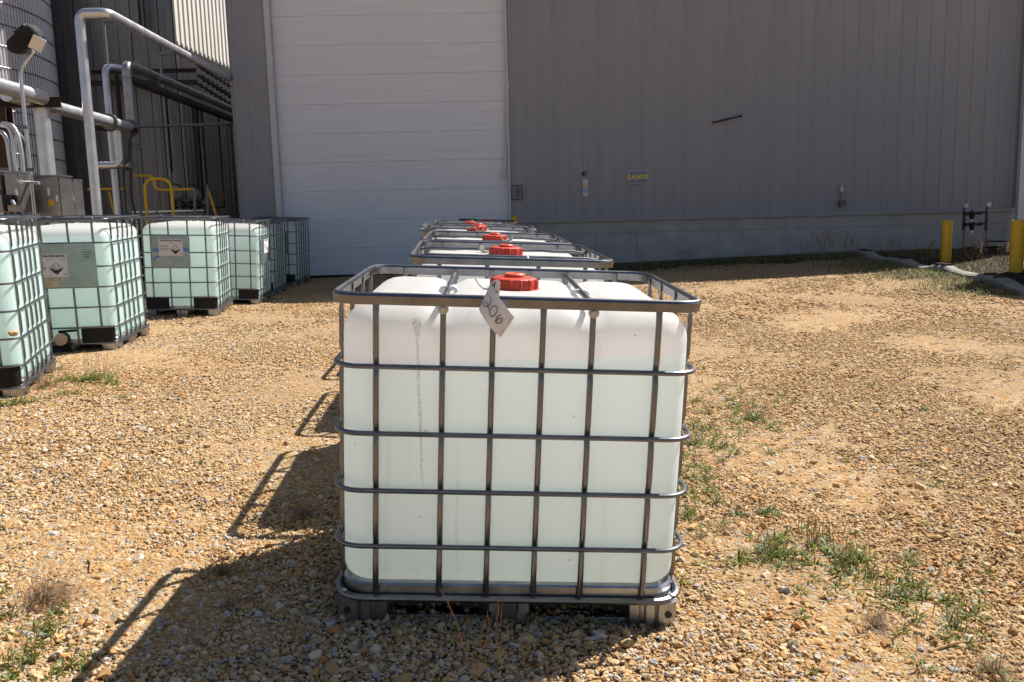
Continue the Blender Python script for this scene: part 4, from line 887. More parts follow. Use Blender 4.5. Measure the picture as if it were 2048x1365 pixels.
# bundle of thin tubes
o = empty('tube_bundle', v3(252, 300, 15.6), 'bundle of thin grey tubes dropping past the branch pipe', 'tubes'); 
for k_ in range(5):
    a, c = v3(245 + k_ * 3.2, 264, 15.6), v3(256 + k_ * 1.6, 428, 15.6); b = MB(); b.tube([a - o.location, c - o.location], .012, 6); b.obj('tube', M_PIPEG, o)
b = MB(); b.tube(bend([v3(272, 268, 15.5), v3(260, 275, 15.5), v3(263, 400, 15.5), v3(272, 432, 15.5)], .3), .022, 8); T(b.obj('black_hose', M_PIPEB), 'black hose curving down beside the thin grey tubes', 'hose')
a = v3(270, 285, 15.9); b = MB(); b.tube([(a.x, 15.9, float(gz(a.x, 15.9))), tuple(a)], .028, 8); b.tube([tuple(v3(256, 289, 15.9)), tuple(v3(278, 295, 15.9))], .025, 8); b.lathe([(.05, -.03), (.05, .03), (.02, .04)], 14, tuple(v3(277, 295, 15.9)), axis='y'); T(b.obj('spotlight_post', M_PIPEG), 'thin grey post with a small black spotlight right of the hose', 'post')
# yellow guard rails
def rail_obj(name, pts, r, m, label, group='yellow guard rails', cat='guard rail', rb=.2): b = MB(); b.tube(bend(pts, rb, 6), r, 10); return T(b.obj(name, m), label, cat, group)
yr = 15.3; g0 = lambda u: float(gz(v3(u, 430, yr).x, yr))
a, c = v3(288, 358, yr), v3(341, 358, yr); rail_obj('guard_rail', [(a.x, yr, g0(288)), tuple(a), tuple(c), (c.x, yr, g0(343))], .028, M_YEL, 'yellow hoop guard rail standing before the dark panel wall')
yq = 15.9; a, c, d = v3(268, 352, yq), v3(308, 352, yq), v3(309, 381, yq); rail_obj('guard_rail', [tuple(a), tuple(c), tuple(d), tuple(v3(388, 379, yq + .2))], .026, M_YEL, 'stepped yellow top rail running right behind the yellow hoop', rb=.25)
rail_obj('guard_rail', [tuple(v3(176, 379, 16.5)), tuple(v3(254, 378, 16.5))], .024, M_YEL, 'short yellow rail seen behind the two left silver pipes'); rail_obj('guard_rail', [tuple(v3(218, 384, 16.9)), tuple(v3(229, 428, 16.9))], .024, M_YEL, 'slanting yellow stair rail between the left silver pipes'); rail_obj('guard_rail', [tuple(v3(417, 382, 17.5)), tuple(v3(433, 434, 17.5))], .026, M_YEL, 'slanting yellow rail at the mouth of the dark passage')
for u0, v0, u1, v1, yy_, lab in ((311, 385, 314, 434, 15.95, 'grey leg of the stepped yellow rail, left one'), (389, 376, 391, 434, 16.0, 'grey leg of the stepped yellow rail, right one'), (415, 370, 416, 434, 16.2, 'grey post right of the pump valves')): 
    b = MB(); b.tube([v3(u0, v0, yy_), v3(u1, v1 + 12, yy_)], .024, 8); T(b.obj('rail_leg', M_PIPEG), lab, 'post')
# two round transmitters with piping
for u, v, lab in ((357, 391, 'left grey round valve housing behind the yellow rail'), (389, 391, 'right grey round valve housing behind the yellow rail')):
    q = v3(u, v, 18.2); o = empty('valve_housing', q, lab, 'valve', 'round valve housings')
    b = MB(); b.lathe([(.03, -.12), (.12, -.11), (.135, -.02), (.125, .05), (.10, .075), (.02, .085)], 24, axis='y'); b.obj('housing', M_VALVE, o)
    b = MB(); b.lathe([(.135, -.015), (.15, -.01), (.15, .012), (.135, .018)], 24, axis='y'); b.obj('flange_ring', M_VALVE, o)
    b = MB(); b.tube([(0, 0, -.12), (0, 0, -.24)], .05, 12); b.tube([(0, 0, -.20), (0, 0, -.23)], .085, 12); b.obj('neck', M_VALVE, o)
    b = MB(); b.tube(bend([(.04, 0, .12), (.06, 0, .22), (-.10, 0, .25)], .05), .016, 8); b.obj('air_line', M_RUST, o)
b = MB(); b.tube(bend([v3(345, 409, 18.2), v3(412, 411, 18.2), v3(413, 440, 18.2)], .12), .055, 12)
for u in (352, 366, 381, 397): p_ = v3(u, 410, 18.2); b.tube([p_ - Vector((.03, 0, 0)), p_ + Vector((.03, 0, 0))], .09, 12)
T(b.obj('flanged_pipe', M_PIPEB), 'black flanged pipe below the two round valve housings', 'pipe')
b = MB(); b.tube(bend([v3(436, 225, 21.5), v3(449, 415, 21.5), v3(424, 416, 21.0)], .1), .02, 8); T(b.obj('orange_line', M_ORANGE if False else M_RUST), 'thin rust-red line down the dark passage wall', 'pipe')
b = MB(); b.tube([v3(446, 382, 21.45), v3(448, 398, 21.45)], .028, 8); T(b.obj('orange_sleeve', M_ORANGE), 'bright orange sleeve on the rust-red line in the passage', 'pipe sleeve')
# low skid with slats behind the totes
a, c = v3(262, 433, 18.6), v3(412, 433, 18.6); sk = empty('slatted_skid', (a.x, 18.6, 0), 'low slatted steel skid behind the third tote of the left row', 'skid')
for k_ in range(6):
    b = MB(); b.box(((c.x - a.x) / 2, 0, v3(340, 423, 18.6).z - k_ * .07), (c.x - a.x, .12, .035)); b.obj('slat', M_COND if k_ == 0 else M_PIPEG, sk, smooth=0)
b = MB(); zt = v3(340, 423, 18.6).z
for q in (.05, .5, .95): b.box(((c.x - a.x) * q, .1, zt / 2), (.07, .07, zt - .02)); 
b.obj('skid_legs', M_PIPEB, sk, smooth=0)
a, c = v3(412, 426, 18.9), v3(492, 428, 18.9); b = MB(); b.box(((a.x + c.x) / 2, 18.9, v3(440, 431, 18.9).z), (c.x - a.x, .1, .05)); b.box(((a.x + c.x) / 2, 18.92, .7), (c.x - a.x, .05, .5)); T(b.obj('dark_low_wall', M_PIPEB, smooth=0), 'low dark barrier at the mouth of the passage', 'barrier')
# lamp post
yl = 11.0; b0 = v3(66, 430, yl); t0 = v3(40, 140, yl); t1 = v3(67, 103, yl)
lp = empty('lamp_post', (t0.x, yl, float(gz(t0.x, yl))), 'slim grey lamp post with a tilted black floodlight head', 'lamp post'); off = Vector(lp.location)
b = MB(); b.tube(bend([(0, 0, -.1), t0 - off, t1 - off], .12), .024, 10); b.obj('pole', M_COND, lp)
h = MB(); M3 = Matrix.Rotation(R_(33), 4, 'Y') @ Matrix.Rotation(R_(25), 4, 'Z')
hc = v3(50, 80, yl) - off
hm = MB(); vs = []
for x_, hw, hh in ((-.20, .17, .03), (-.14, .19, .10), (.06, .17, .12), (.19, .13, .10), (.21, .11, .05)):
    vs += [(x_, -hw, -hh), (x_, hw, -hh), (x_, hw, hh * .8), (x_, hw * .6, hh), (x_, -hw * .6, hh), (x_, -hw, hh * .8)]
m_ = 6; hm.add(vs, [(i * m_ + j, i * m_ + (j + 1) % m_, (i + 1) * m_ + (j + 1) % m_, (i + 1) * m_ + j) for i in range(4) for j in range(m_)] + [tuple(range(m_)), tuple(4 * m_ + j for j in range(m_))])
for q in range(5): hm.box((.0 + q * .035, 0, .125), (.012, .22, .03))
me = hm.mesh('lamp_head', M_LAMP, 25); Mh = Matrix.Translation(hc) @ Matrix.Rotation(R_(-35), 4, 'Y') @ Matrix.Rotation(R_(20), 4, 'X'); hd = link('lamp_head', me, lp, M=Mh)
b = MB(); b.box((-.02, 0, -.108), (.26, .24, .008)); link('lens', b.mesh('lens', M_GLASS, 0), hd)
b = MB(); b.box((0, 0, 0), (.15, .12, .17)); link('ballast_box', b.mesh('ballast_box', M_COND, 0), lp, M=Matrix.Translation(v3(75, 88, yl - .1) - off) @ Matrix.Rotation(R_(30), 4, 'Y') @ Matrix.Rotation(R_(25), 4, 'Z'))
# cabinets
def cabinet(u0, v0, u1, v1, y, depth, label, yaw=-.35, stickers=(), extras=()):
    a, c = v3(u0, v0, y), v3(u1, v1, y); W_, H_ = c.x - a.x, a.z - c.z
    o = empty('control_cabinet', ((a.x + c.x) / 2, y, c.z), label, 'cabinet', 'stainless control cabinets'); o.rotation_euler = (0, 0, yaw * .3)
    b = MB(); b.box((0, depth / 2, H_ / 2), (W_, depth, H_)); b.obj('cabinet_body', M_CABI, o, smooth=0)
    b = MB(); b.box((0, -.012, H_ / 2), (W_ * .94, .022, H_ * .96)); d = b.obj('cabinet_door', M_CABI, o, smooth=0)
    b = MB(); b.box((0, depth / 2, H_ + .012), (W_ * 1.06, depth * 1.1, .02)); b.obj('cabinet_top', M_CABI, o, smooth=0)
    b = MB(); 
    for s_ in (-1, 1): b.box((s_ * W_ * .38, depth / 2, -.3), (.04, .04, .6))
    b.obj('stand', M_PIPEG, o, smooth=0)
    for (fx, fz, sw, sh_, m) in stickers: b = MB(); b.box(((fx - .5) * W_, -.025, fz * H_), (sw, .003, sh_)); b.obj('sticker', m, d, smooth=0)
    b = MB(); b.box((W_ * .42, -.035, H_ * .5), (.02, .025, .07)); b.obj('latch', M_COND, d, smooth=0)
    return o, W_, H_
o, W_, H_ = cabinet(-40, 346, 12, 424, 10.2, .22, 'stainless cabinet cut by the left picture edge'); 
o, W_, H_ = cabinet(9, 347, 44, 424, 10.2, .2, 'stainless cabinet with a dark knob switch, second from the left edge')
b = MB(); b.box((-.02, -.06, .14), (.10, .09, .12)); b.obj('switch_box', M_LAMP, o, smooth=0)
b = MB(); b.tube([(.05, -.10, .13), (.09, -.12, .08)], .018, 8); b.obj('switch_handle', M_COND, o)
cabinet(64, 355, 128, 440, 10.5, .25, 'largest stainless cabinet with a yellow sticker and a white sticker', stickers=((.60, .66, .028, .10, M_PAPERW), (.66, .40, .075, .075, M_YEL)))
cabinet(134, 362, 154, 432, 10.9, .18, 'narrow stainless cabinet with a white notice on its door', stickers=((.62, .60, .055, .10, M_PAPERW),))
# conduits arching into the cabinets
for i_, (u0, v0, u1, v1, ut, lab) in enumerate(((-12, 262, 24, 350, 5, 'leftmost white conduit arching down into the cabinets'), (-8, 250, 33, 350, 18, 'middle white conduit arching down behind the cabinets'), (4, 248, 50, 405, 25, 'rightmost white conduit arching down between the cabinets'))):
    yc = 10.45; b = MB(); b.tube(bend([v3(u0, v0, yc), v3(ut, v0 + 2, yc), v3((ut + u1) / 2, (v0 + 300) / 2, yc), v3(u1 - 6, 310, yc), v3(u1, v1, yc)], .14, 6), .026, 10); T(b.obj('conduit', M_COND), lab, 'conduit', 'white conduits')
b = MB(); b.tube(bend([v3(30, 262, 10.6), v3(47, 280, 10.6), v3(46, 345, 10.6), v3(42, 352, 10.6)], .2), .03, 10); T(b.obj('black_cable', M_PIPEB), 'thick black cable looping beside the white conduits', 'cable')
b = MB(); b.tube([v3(42, 365, 10.4), v3(78, 366, 10.3)], .02, 10); T(b.obj('conduit', M_COND), 'short level white conduit joining two cabinets', 'conduit')
for v, u0, u1, lab in ((254, 20, 56, 'upper slotted strut bar holding the lamp pole'), (339, -5, 70, 'lower slotted strut bar holding the conduits')):
    b = MB(); b.sweep([v3(u0, v, 10.75), v3(u1, v + 1, 10.75)], [(-.02, -.02), (.02, -.02), (.02, .02), (-.02, .02)], up=(0, 0, 1)); T(b.obj('strut_bar', M_PIPEG, smooth=0), lab, 'strut')
# ------------------------------------------------------------------ weeds and grass
def blade(b, p, az, L, w_, lean, curl, mi=0):
    d = Vector((math.cos(az), math.sin(az), 0)); s = Vector((-d.y, d.x, 0)); P = Vector(p); vs = []; n = 3
    for i in range(n + 1):
        t = i / n; a = lean + curl * t
        q = P + d * (L * t * math.sin(a)) + Vector((0, 0, L * t * math.cos(a)))
        ww = w_ * (.55 + .9 * t) * (1 - t) ** .6 if i < n else 0
        if i < n: vs += [q - s * ww, q + s * ww]
        else: vs.append(q)
    b.add(vs, [(2 * i, 2 * i + 1, 2 * i + 3, 2 * i + 2) for i in range(n - 1)] + [(2 * n - 2, 2 * n - 1, 2 * n)], mi)
def tuft(b, c, n, h, rad, w_=.004, flat_=.9, mi=0, upr=0.0):
    for _ in range(n):
        a = random.uniform(0, 6.283); r = rad * abs(random.gauss(0, .5)); x, y = c[0] + r * math.cos(a), c[1] + r * math.sin(a)
        L = h * random.uniform(.5, 1.15); blade(b, (x, y, float(c[2])), a + random.gauss(0, .7), L, w_ * random.uniform(.6, 1.3), random.uniform(.1, .9) * flat_, random.uniform(.1, .9) * flat_, mi)
def rosette(b, c, n, h, w_=.007, mi=0):
    for k in range(n):
        a = 6.283 * k / n * 2.4 + random.uniform(-.3, .3); blade(b, (c[0] + .004 * math.cos(a), c[1] + .004 * math.sin(a), c[2] + .004), a, h * random.uniform(.6, 1.1), w_ * random.uniform(.7, 1.2), random.uniform(.45, 1.25), random.uniform(.1, .6), mi)
GW = 'green weeds growing in the gravel'
def weed(u, v, size, label, n=26, dry=0, w_=.0065):
    p = gnd(u, v); b = MB(); size *= 1.1
    for k in range(7):
        q = (p[0] + random.gauss(0, size * .85), p[1] + random.gauss(0, size * .6), p[2]); q = (q[0], q[1], float(gz(q[0], q[1]))); rosette(b, q, max(6, n // 3), size * random.uniform(.5, 1.0), w_, 0)
    tuft(b, p, n, size * .9, size * .6, .0028, 1.0, 1)
    for k in range(dry + 5):
        q = (p[0] + random.gauss(0, size * .5), p[1] + random.gauss(0, size * .5), p[2]); b.tube([q, (q[0] + random.gauss(0, .012), q[1] + random.gauss(0, .012), q[2] + size * random.uniform(.8, 1.6))], .0016, 4, mi=2)
    c = Vector(p); me = b.mesh('weed', [M_LEAF, M_LEAFD, M_STEM], 0); me.transform(Matrix.Translation(-c)); return T(link('weed', me, loc=c), label, 'weed', GW)
weed(1388, 890, .075, 'bright green weed clump at the right flank of the nearest tote', 34)
weed(1447, 897, .065, 'green weed clump just right of the bright one beside the nearest tote', 30)
weed(1505, 838, .085, 'spreading weed patch with dark stalks, upper middle of the right-hand weeds', 44, 6)
weed(1532, 1030, .055, 'small upright weed alone in open gravel right of the nearest tote', 24)
weed(1528, 1118, .085, 'broad weed patch, left end of the diagonal weed line on the right', 46, 2)
weed(1622, 1092, .080, 'tall weed with dark seed stalks in the diagonal weed line', 40, 9)
weed(1690, 1132, .085, 'wide leafy weed in the middle of the diagonal weed line', 44, 5)
weed(1742, 1165, .065, 'low leafy weed with a bare twig, right half of the diagonal weed line', 30, 2)
weed(1802, 1200, .065, 'star-shaped green weed at the right end of the diagonal weed line', 34, 1)
weed(1912, 1262, .055, 'small dark green weed near the lower right edge', 26, 2)
weed(1985, 1350, .05, 'green weed in the bottom right corner', 32, 1)
weed(85, 1270, .05, 'sprawling green weed at the lower left edge below the dry tuft', 30, 2)
weed(45, 1345, .05, 'green weed in the bottom left corner', 30, 2)
weed(190, 762, .16, 'green weed patch on the gravel beside the leftmost tote', 60, 6)
weed(30, 812, .12, 'green weed under the front foot of the leftmost tote', 34, 3)
b = MB()   # all the small scattered ones
for (u, v, s, n) in ((1740, 775, .05, 12), (1845, 822, .07, 16), (1420, 790, .05, 10), (1440, 772, .06, 10), (1480, 780, .05, 10), (1410, 825, .06, 12), (1690, 925, .05, 10), (1865, 975, .05, 14), (1375, 985, .06, 14), (1372, 1040, .06, 16), (1385, 935, .05, 12),
    (1420, 945, .05, 12), (1445, 925, .04, 8), (1470, 960, .04, 8), (1400, 650, .06, 10), (1430, 985, .04, 10), (1560, 905, .04, 8), (1600, 900, .035, 8), (1640, 860, .03, 6), (1625, 1350, .03, 6), (1870, 1150, .04, 8), (1960, 1190, .03, 8), (1930, 1235, .04, 10), (1830, 1330, .05, 12),
    (150, 762, .09, 20), (230, 770, .08, 16), (120, 740, .08, 14), (20, 1235, .05, 14), (110, 1235, .05, 12), (130, 1340, .05, 14), (300, 1060, .03, 6), (1370, 770, .06, 12), (1500, 1080, .04, 10), (1575, 1135, .05, 14), (1655, 1075, .05, 12), (1760, 1120, .03, 8), (1845, 930, .03, 8), (1960, 830, .04, 8), (1400, 1060, .03, 8), (620, 890, .03, 5), (400, 930, .05, 8)):
    p = gnd(u, v); rosette(b, p, n, s, .0055, 0); tuft(b, p, n, s, s * .7, .0025, 1.0, 1)
    if random.random() < .5:
        for k in range(3): q = (p[0] + random.gauss(0, s), p[1] + random.gauss(0, s), p[2]); b.tube([q, (q[0] + random.gauss(0, .02), q[1] + random.gauss(0, .02), q[2] + s * 1.4)], .0015, 4, mi=2)
for k in range(260):
    cu, cv, su, sv = random.choice(((1450, 800, 55, 40), (1440, 850, 55, 50), (1480, 860, 60, 35), (1500, 830, 40, 25), (1410, 960, 35, 60), (1395, 1000, 25, 60), (1560, 1115, 90, 30), (1720, 1150, 80, 40), (1900, 1250, 70, 60), (160, 770, 60, 18), (60, 1290, 70, 45)))
    u, v = random.gauss(cu, su), random.gauss(cv, sv); p = gnd(u, v); s = random.uniform(.03, .075); rosette(b, p, random.randint(6, 14), s, .005, 0); tuft(b, p, 8, s, s * .8, .0022, 1.0, random.choice((1, 1, 2)))
T(b.obj('scattered_weeds', [M_LEAF, M_LEAFD, M_STEM], smooth=0), 'tiny green weeds scattered over the gravel', kind='stuff')
def drytuft(u, v, size, n, label, w_=.0011):
    p = gnd(u, v); b = MB()
    for _ in range(n):
        a = random.uniform(0, 6.283); r = size * .5 * abs(random.gauss(0, .6)); x, y = p[0] + r * math.cos(a) * 1.4, p[1] + r * math.sin(a)
        blade(b, (x, y, float(p[2])), random.gauss(.2, 1.3), size * random.uniform(.5, 1.2), w_, random.uniform(.2, 1.2), random.uniform(.0, .9), random.choice((0, 0, 1)))
    c = Vector(p); me = b.mesh('dry_tuft', [M_DRY, M_STEM], 0); me.transform(Matrix.Translation(-c)); return T(link('dry_tuft', me, loc=c), label, 'dry grass', 'dry grass tufts')
drytuft(85, 1205, .15, 420, 'large brown dry grass tuft at the lower left edge'); drytuft(1745, 1255, .085, 300, 'greyish dry grass tuft on the gravel at lower right'); drytuft(1975, 1352, .09, 220, 'dry grass tuft in the bottom right corner beside a green weed')
drytuft(440, 1150, .085, 240, 'dry grass tuft on the edge of the nearest tote shadow'); drytuft(600, 1035, .10, 220, 'dry grass wisps in the shadow gap left of the nearest tote'); drytuft(168, 690, .19, 240, 'dead brown brush in front of the acid tote valve', .0016)
drytuft(90, 775, .18, 200, 'dead brown stalks beside the foot of the leftmost tote', .0016); drytuft(455, 1215, .06, 120, 'small dry grass wisps inside the nearest tote shadow'); drytuft(1440, 1065, .10, 60, 'thin dark dry stalks right of the nearest tote', .0012); drytuft(1395, 1080, .05, 90, 'yellowing grass tuft by the right foot of the nearest tote')
# dry stalks in front of the nearest tote
def stalks(label, lines, base):
    p = gnd(*base); y = p[1]; b = MB(); c = Vector(p)
    for ln, r in lines: b.tube([v3(u, v, y + dy) - c for u, v, dy in ln], (lambda rr, m: (lambda i: rr * (1 - .55 * i / m)))(r, len(ln)), 6)
    return T(b.obj('dry_stalk', M_STEM, loc=c), label, 'dry stalk', 'dry stalks before the nearest tote')
sx = lambda pts: [(820 + x / 6.35, 1150 + y / 6.35, d) for x, y, d in pts]
stalks('forked dry stalk, left of two, in front of the nearest tote', [(sx([(825, 1280, 0), (760, 1160, .0), (700, 1010, .0), (645, 780, .01), (580, 590, .02), (520, 440, .02), (490, 375, .02), (430, 270, .02), (375, 160, .02)]), .0024), (sx([(490, 375, .02), (492, 310, .02), (500, 235, .02)]), .0014), (sx([(545, 520, .02), (520, 495, .02), (502, 472, .02)]), .0012),
    (sx([(825, 1280, 0), (870, 1100, 0), (920, 950, 0), (965, 850, 0), (990, 730, 0), (1035, 590, 0), (1005, 540, 0)]), .0022), (sx([(1000, 620, 0), (985, 520, 0), (980, 455, 0)]), .0014), (sx([(920, 950, 0), (905, 820, 0), (882, 710, 0)]), .0013), (sx([(965, 850, 0), (1000, 780, 0), (1025, 720, 0)]), .0013)], (949, 1352))
stalks('slim dry stalk, right of two, in front of the nearest tote', [(sx([(1075, 1250, 0), (1115, 1120, 0), (1130, 1000, 0), (1110, 850, 0), (1118, 740, 0), (1080, 630, 0), (1105, 540, 0), (1135, 430, 0), (1115, 330, 0)]), .0024), (sx([(1125, 700, 0), (1155, 600, 0), (1165, 450, 0), (1168, 315, 0)]), .0015), (sx([(1110, 865, 0), (1090, 840, 0), (1075, 820, 0)]), .0013), (sx([(1130, 950, 0), (1150, 890, 0), (1165, 830, 0)]), .0012)], (987, 1345))
# grass strip along the base of the wall and around the curb blocks
b = MB()
for _ in range(22000):
    x = random.uniform(-2.6, 9.5); y = 18.0 + .026 * (x + 3) - abs(random.gauss(0, 1.1)) - .15
    if x < .4 and random.random() < .75: continue
    if y > 18.3: continue
    blade(b, (x, y, float(_S[-3] * 0) ), random.uniform(0, 6.28), random.uniform(.03, .12), .006, random.uniform(.1, 1.0), random.uniform(0, .8), random.choice((0, 1, 1, 2)))
V = np.array(b.v); V[:, 2] += gz(V[:, 0], V[:, 1]); b.v = V.tolist()
T(b.obj('wall_grass', [M_LEAF, M_LEAFD, M_DRY], smooth=0), 'low shaded grass along the foot of the concrete wall base', kind='stuff')
b = MB()
cgp = [np.array(gnd(u, v)) for u, v in CG]
for _ in range(15000):
    i = random.randrange(4); t = random.random(); p = cgp[i] * (1 - t) + cgp[i + 1] * t; o = -abs(random.gauss(0, .55)) - .12 if random.random() < .70 else random.uniform(.15, 2.2)
    d = cgp[i + 1] - cgp[i]; d /= np.linalg.norm(d[:2]); s = np.array([-d[1], d[0]]); x, y = p[0] + s[0] * o, p[1] + s[1] * o
    if i == 0 and random.random() < .5: continue
    blade(b, (x, y, 0), random.uniform(0, 6.28), random.uniform(.03, .13), .0055, random.uniform(.1, 1.1), random.uniform(0, .9), random.choice((0, 0, 1, 2, 2, 2)))
V = np.array(b.v); V[:, 2] += gz(V[:, 0], V[:, 1]); b.v = V.tolist()
T(b.obj('curb_grass', [M_LEAF, M_LEAFD, M_DRY], smooth=0), 'sparse grass and dry straw on the verge in front of the curb blocks', kind='stuff')
b = MB()
for (u, v, y, h) in ((1625, 520, 17.5, .35), (1640, 515, 17.6, .5), (1690, 512, 17.0, .5), (1700, 508, 17.0, .45), (1370, 526, 17.8, .3), (1780, 520, 16.6, .45), (1850, 520, 16.0, .4), (1945, 530, 15.2, .45), (1960, 535, 15.0, .5), (2005, 535, 14.6, .4), (1875, 515, 15.5, .4)):
    p = v3(u, v, y); p.z = float(gz(p.x, p.y))
    for k in range(6):
        q = p + Vector((random.gauss(0, .1), random.gauss(0, .1), 0)); a = q + Vector((random.gauss(0, .08), random.gauss(0, .08), h * random.uniform(.6, 1.1))); b.tube([q, (q + a) / 2 + Vector((random.gauss(0, .02), 0, 0)), a], .004, 4)
        for j in range(5): c = q.lerp(a, random.uniform(.5, 1)); b.tube([c, c + Vector((random.gauss(0, .05), random.gauss(0, .05), random.uniform(.02, .07)))], .003, 3)
T(b.obj('dead_stalks', M_STEM, smooth=0), 'dead brown weed stalks along the wall base and behind the curb blocks', kind='stuff')
vs = []; b = MB(); xs_ = np.linspace(.2, 7.6, 44)
for i, x in enumerate(xs_):
    yb_ = 18.1 + .026 * (x + 5.8); yf = 16.35 + .30 * math.sin(x * 1.9) + .16 * math.sin(x * 5.3 + 1) + .1 * math.sin(x * 11)
    for j in range(6):
        t = j / 5; y = yf + (yb_ - yf) * t; vs.append((x, y, float(gz(x, y)) + (.022 if j else -.02)))
b.add(vs, [(i * 6 + j, (i + 1) * 6 + j, (i + 1) * 6 + j + 1, i * 6 + j + 1) for i in range(43) for j in range(5)])
T(b.obj('soil_verge', bpy.data.materials['dark_soil']), 'strip of dark mossy soil along the foot of the wall', kind='structure')
# a stone lying on the cage of the leftmost tote, twigs
def stone_mesh(r, seed, m):
    bm = bmesh.new(); bmesh.ops.create_icosphere(bm, subdivisions=2, radius=r); rr = random.Random(seed)
    for v in bm.verts: v.co *= rr.uniform(.78, 1.12); v.co.z *= .7
    me = bpy.data.meshes.new('stone'); bm.to_mesh(me); bm.free(); me.materials.append(m); return me
M_TAN = mat('tan_stone', (.46, .30, .15), .9, var=.25, vscale=20)
q = l1.matrix_world @ Vector((-HX + .02, -.40, .470 + .028)); T(link('stone', stone_mesh(.035, 3, M_TAN), loc=v3(27, 667, q.y)), 'tan stone lying on the cage rail of the leftmost tote', 'stone')
for (u0, v0, u1, v1, lab) in ((160, 803, 200, 812, 'dark twig on the gravel in front of the leftmost tote'), (177, 1125, 180, 1153, 'short dark twig standing in the gravel at lower left'), (1860, 1310, 1960, 1290, 'thin twig on the gravel at lower right')):
    a, c = Vector(gnd(u0, v0)), Vector(gnd(u1, v1)); a.z += .012; c.z += .015; b = MB(); b.tube([a, (a + c) / 2 + Vector((.004, .01, .006)), c], .0045, 6); T(b.obj('twig', M_STEM), lab, 'twig')

# ------------------------------------------------------------------ loose gravel: one object, far too many stones to count
def vnoise(x, y, s, seed):
    r = np.random.default_rng(seed); g = r.random((64, 64)); X_ = (x / s) % 63; Y_ = (y / s) % 63; i = X_.astype(int); j = Y_.astype(int); fx, fy = X_ - i, Y_ - j
    fx = fx * fx * (3 - 2 * fx); fy = fy * fy * (3 - 2 * fy)
    return (g[i, j] * (1 - fx) + g[i + 1, j] * fx) * (1 - fy) + (g[i, j + 1] * (1 - fx) + g[i + 1, j + 1] * fx) * fy
PX, PY, PS = [], [], []
for (ya, yb_, dens, rm, sg_) in ((1.75, 3.0, 10500, .0051, .45), (3.0, 4.4, 8200, .0058, .38), (4.4, 6.5, 4800, .0070, .32), (6.5, 9.5, 2200, .0088, .30), (9.5, 14.5, 480, .0125, .30)):
    wmax = yb_ * .66 + .7; n = int(dens * (yb_ - ya) * 2 * wmax)
    y = rng.uniform(ya, yb_, n); x = rng.uniform(-wmax, wmax, n); r = rm * np.exp(sg_ * rng.standard_normal(n)); k = (np.abs(x) < y * .66 + .7)
    PX.append(x[k]); PY.append(y[k]); PS.append(np.clip(r[k], .003, .030))
px, py, ps = map(np.concatenate, (PX, PY, PS))
m1 = vnoise(px + 40, py + 7, .55, 5); m2 = vnoise(px + 11, py + 31, 1.9, 6)
cpx, cpy, _c = gnd(440, 985); bare = np.exp(-(((px - cpx) / .55) ** 2 + ((py - cpy) / .28) ** 2))
keep = rng.random(len(px)) < np.clip(1.25 - .45 * (m1 > .75) - bare * 1.0, .45, 1)
px, py, ps, m1, m2 = px[keep], py[keep], ps[keep], m1[keep], m2[keep]
big = rng.random(len(px)) < .012; ps = np.where(big & (py < 6), np.clip(ps * 2.0, 0, .024), ps)
pz = gz(px, py) + ps * (rng.uniform(-.10, .38, len(px)) - .25 * np.clip((py - 3) / 4, 0, 1)) + .004
N = len(px); pme = bpy.data.meshes.new('gravel'); pme.vertices.add(N)
pme.vertices.foreach_set('co', np.stack([px, py, pz], -1).astype(np.float32).ravel())
def attr(nm, ty, arr, key='value'):
    a = pme.attributes.new(nm, ty, 'POINT'); a.data.foreach_set(key, arr.astype(np.float32).ravel())
asp = np.stack([rng.uniform(.85, 1.35, N), rng.uniform(.7, 1.1, N), rng.uniform(.45, .88, N) * (1 - .35 * np.clip((py - 3.2) / 4, 0, 1))], -1) * ps[:, None]
attr('ssize', 'FLOAT_VECTOR', asp, 'vector'); attr('srot', 'FLOAT_VECTOR', np.stack([rng.normal(0, .42, N) * (1 - .5 * np.clip((py - 3) / 4, 0, 1)), rng.normal(0, .42, N) * (1 - .5 * np.clip((py - 3) / 4, 0, 1)), rng.uniform(0, 6.283, N)], -1), 'vector')
greyish = np.clip(.25 + 1.3 * np.exp(-(((px + .35) / 1.1) ** 2 + ((py - 2.3) / .8) ** 2)) - .06 * px, 0, 1.3) * .6  # stones greyed around the nearest tote's shadow; its cool shade put into the tone
tone = np.clip(rng.beta(1.5, 1.9, N) * .74 + (rng.random(N) < (.04 + .45 * greyish)) * .40 + (m2 - .5) * .18, 0, 1)
attr('tone', 'FLOAT', tone); attr('shade', 'FLOAT', rng.uniform(.72, 1.18, N))
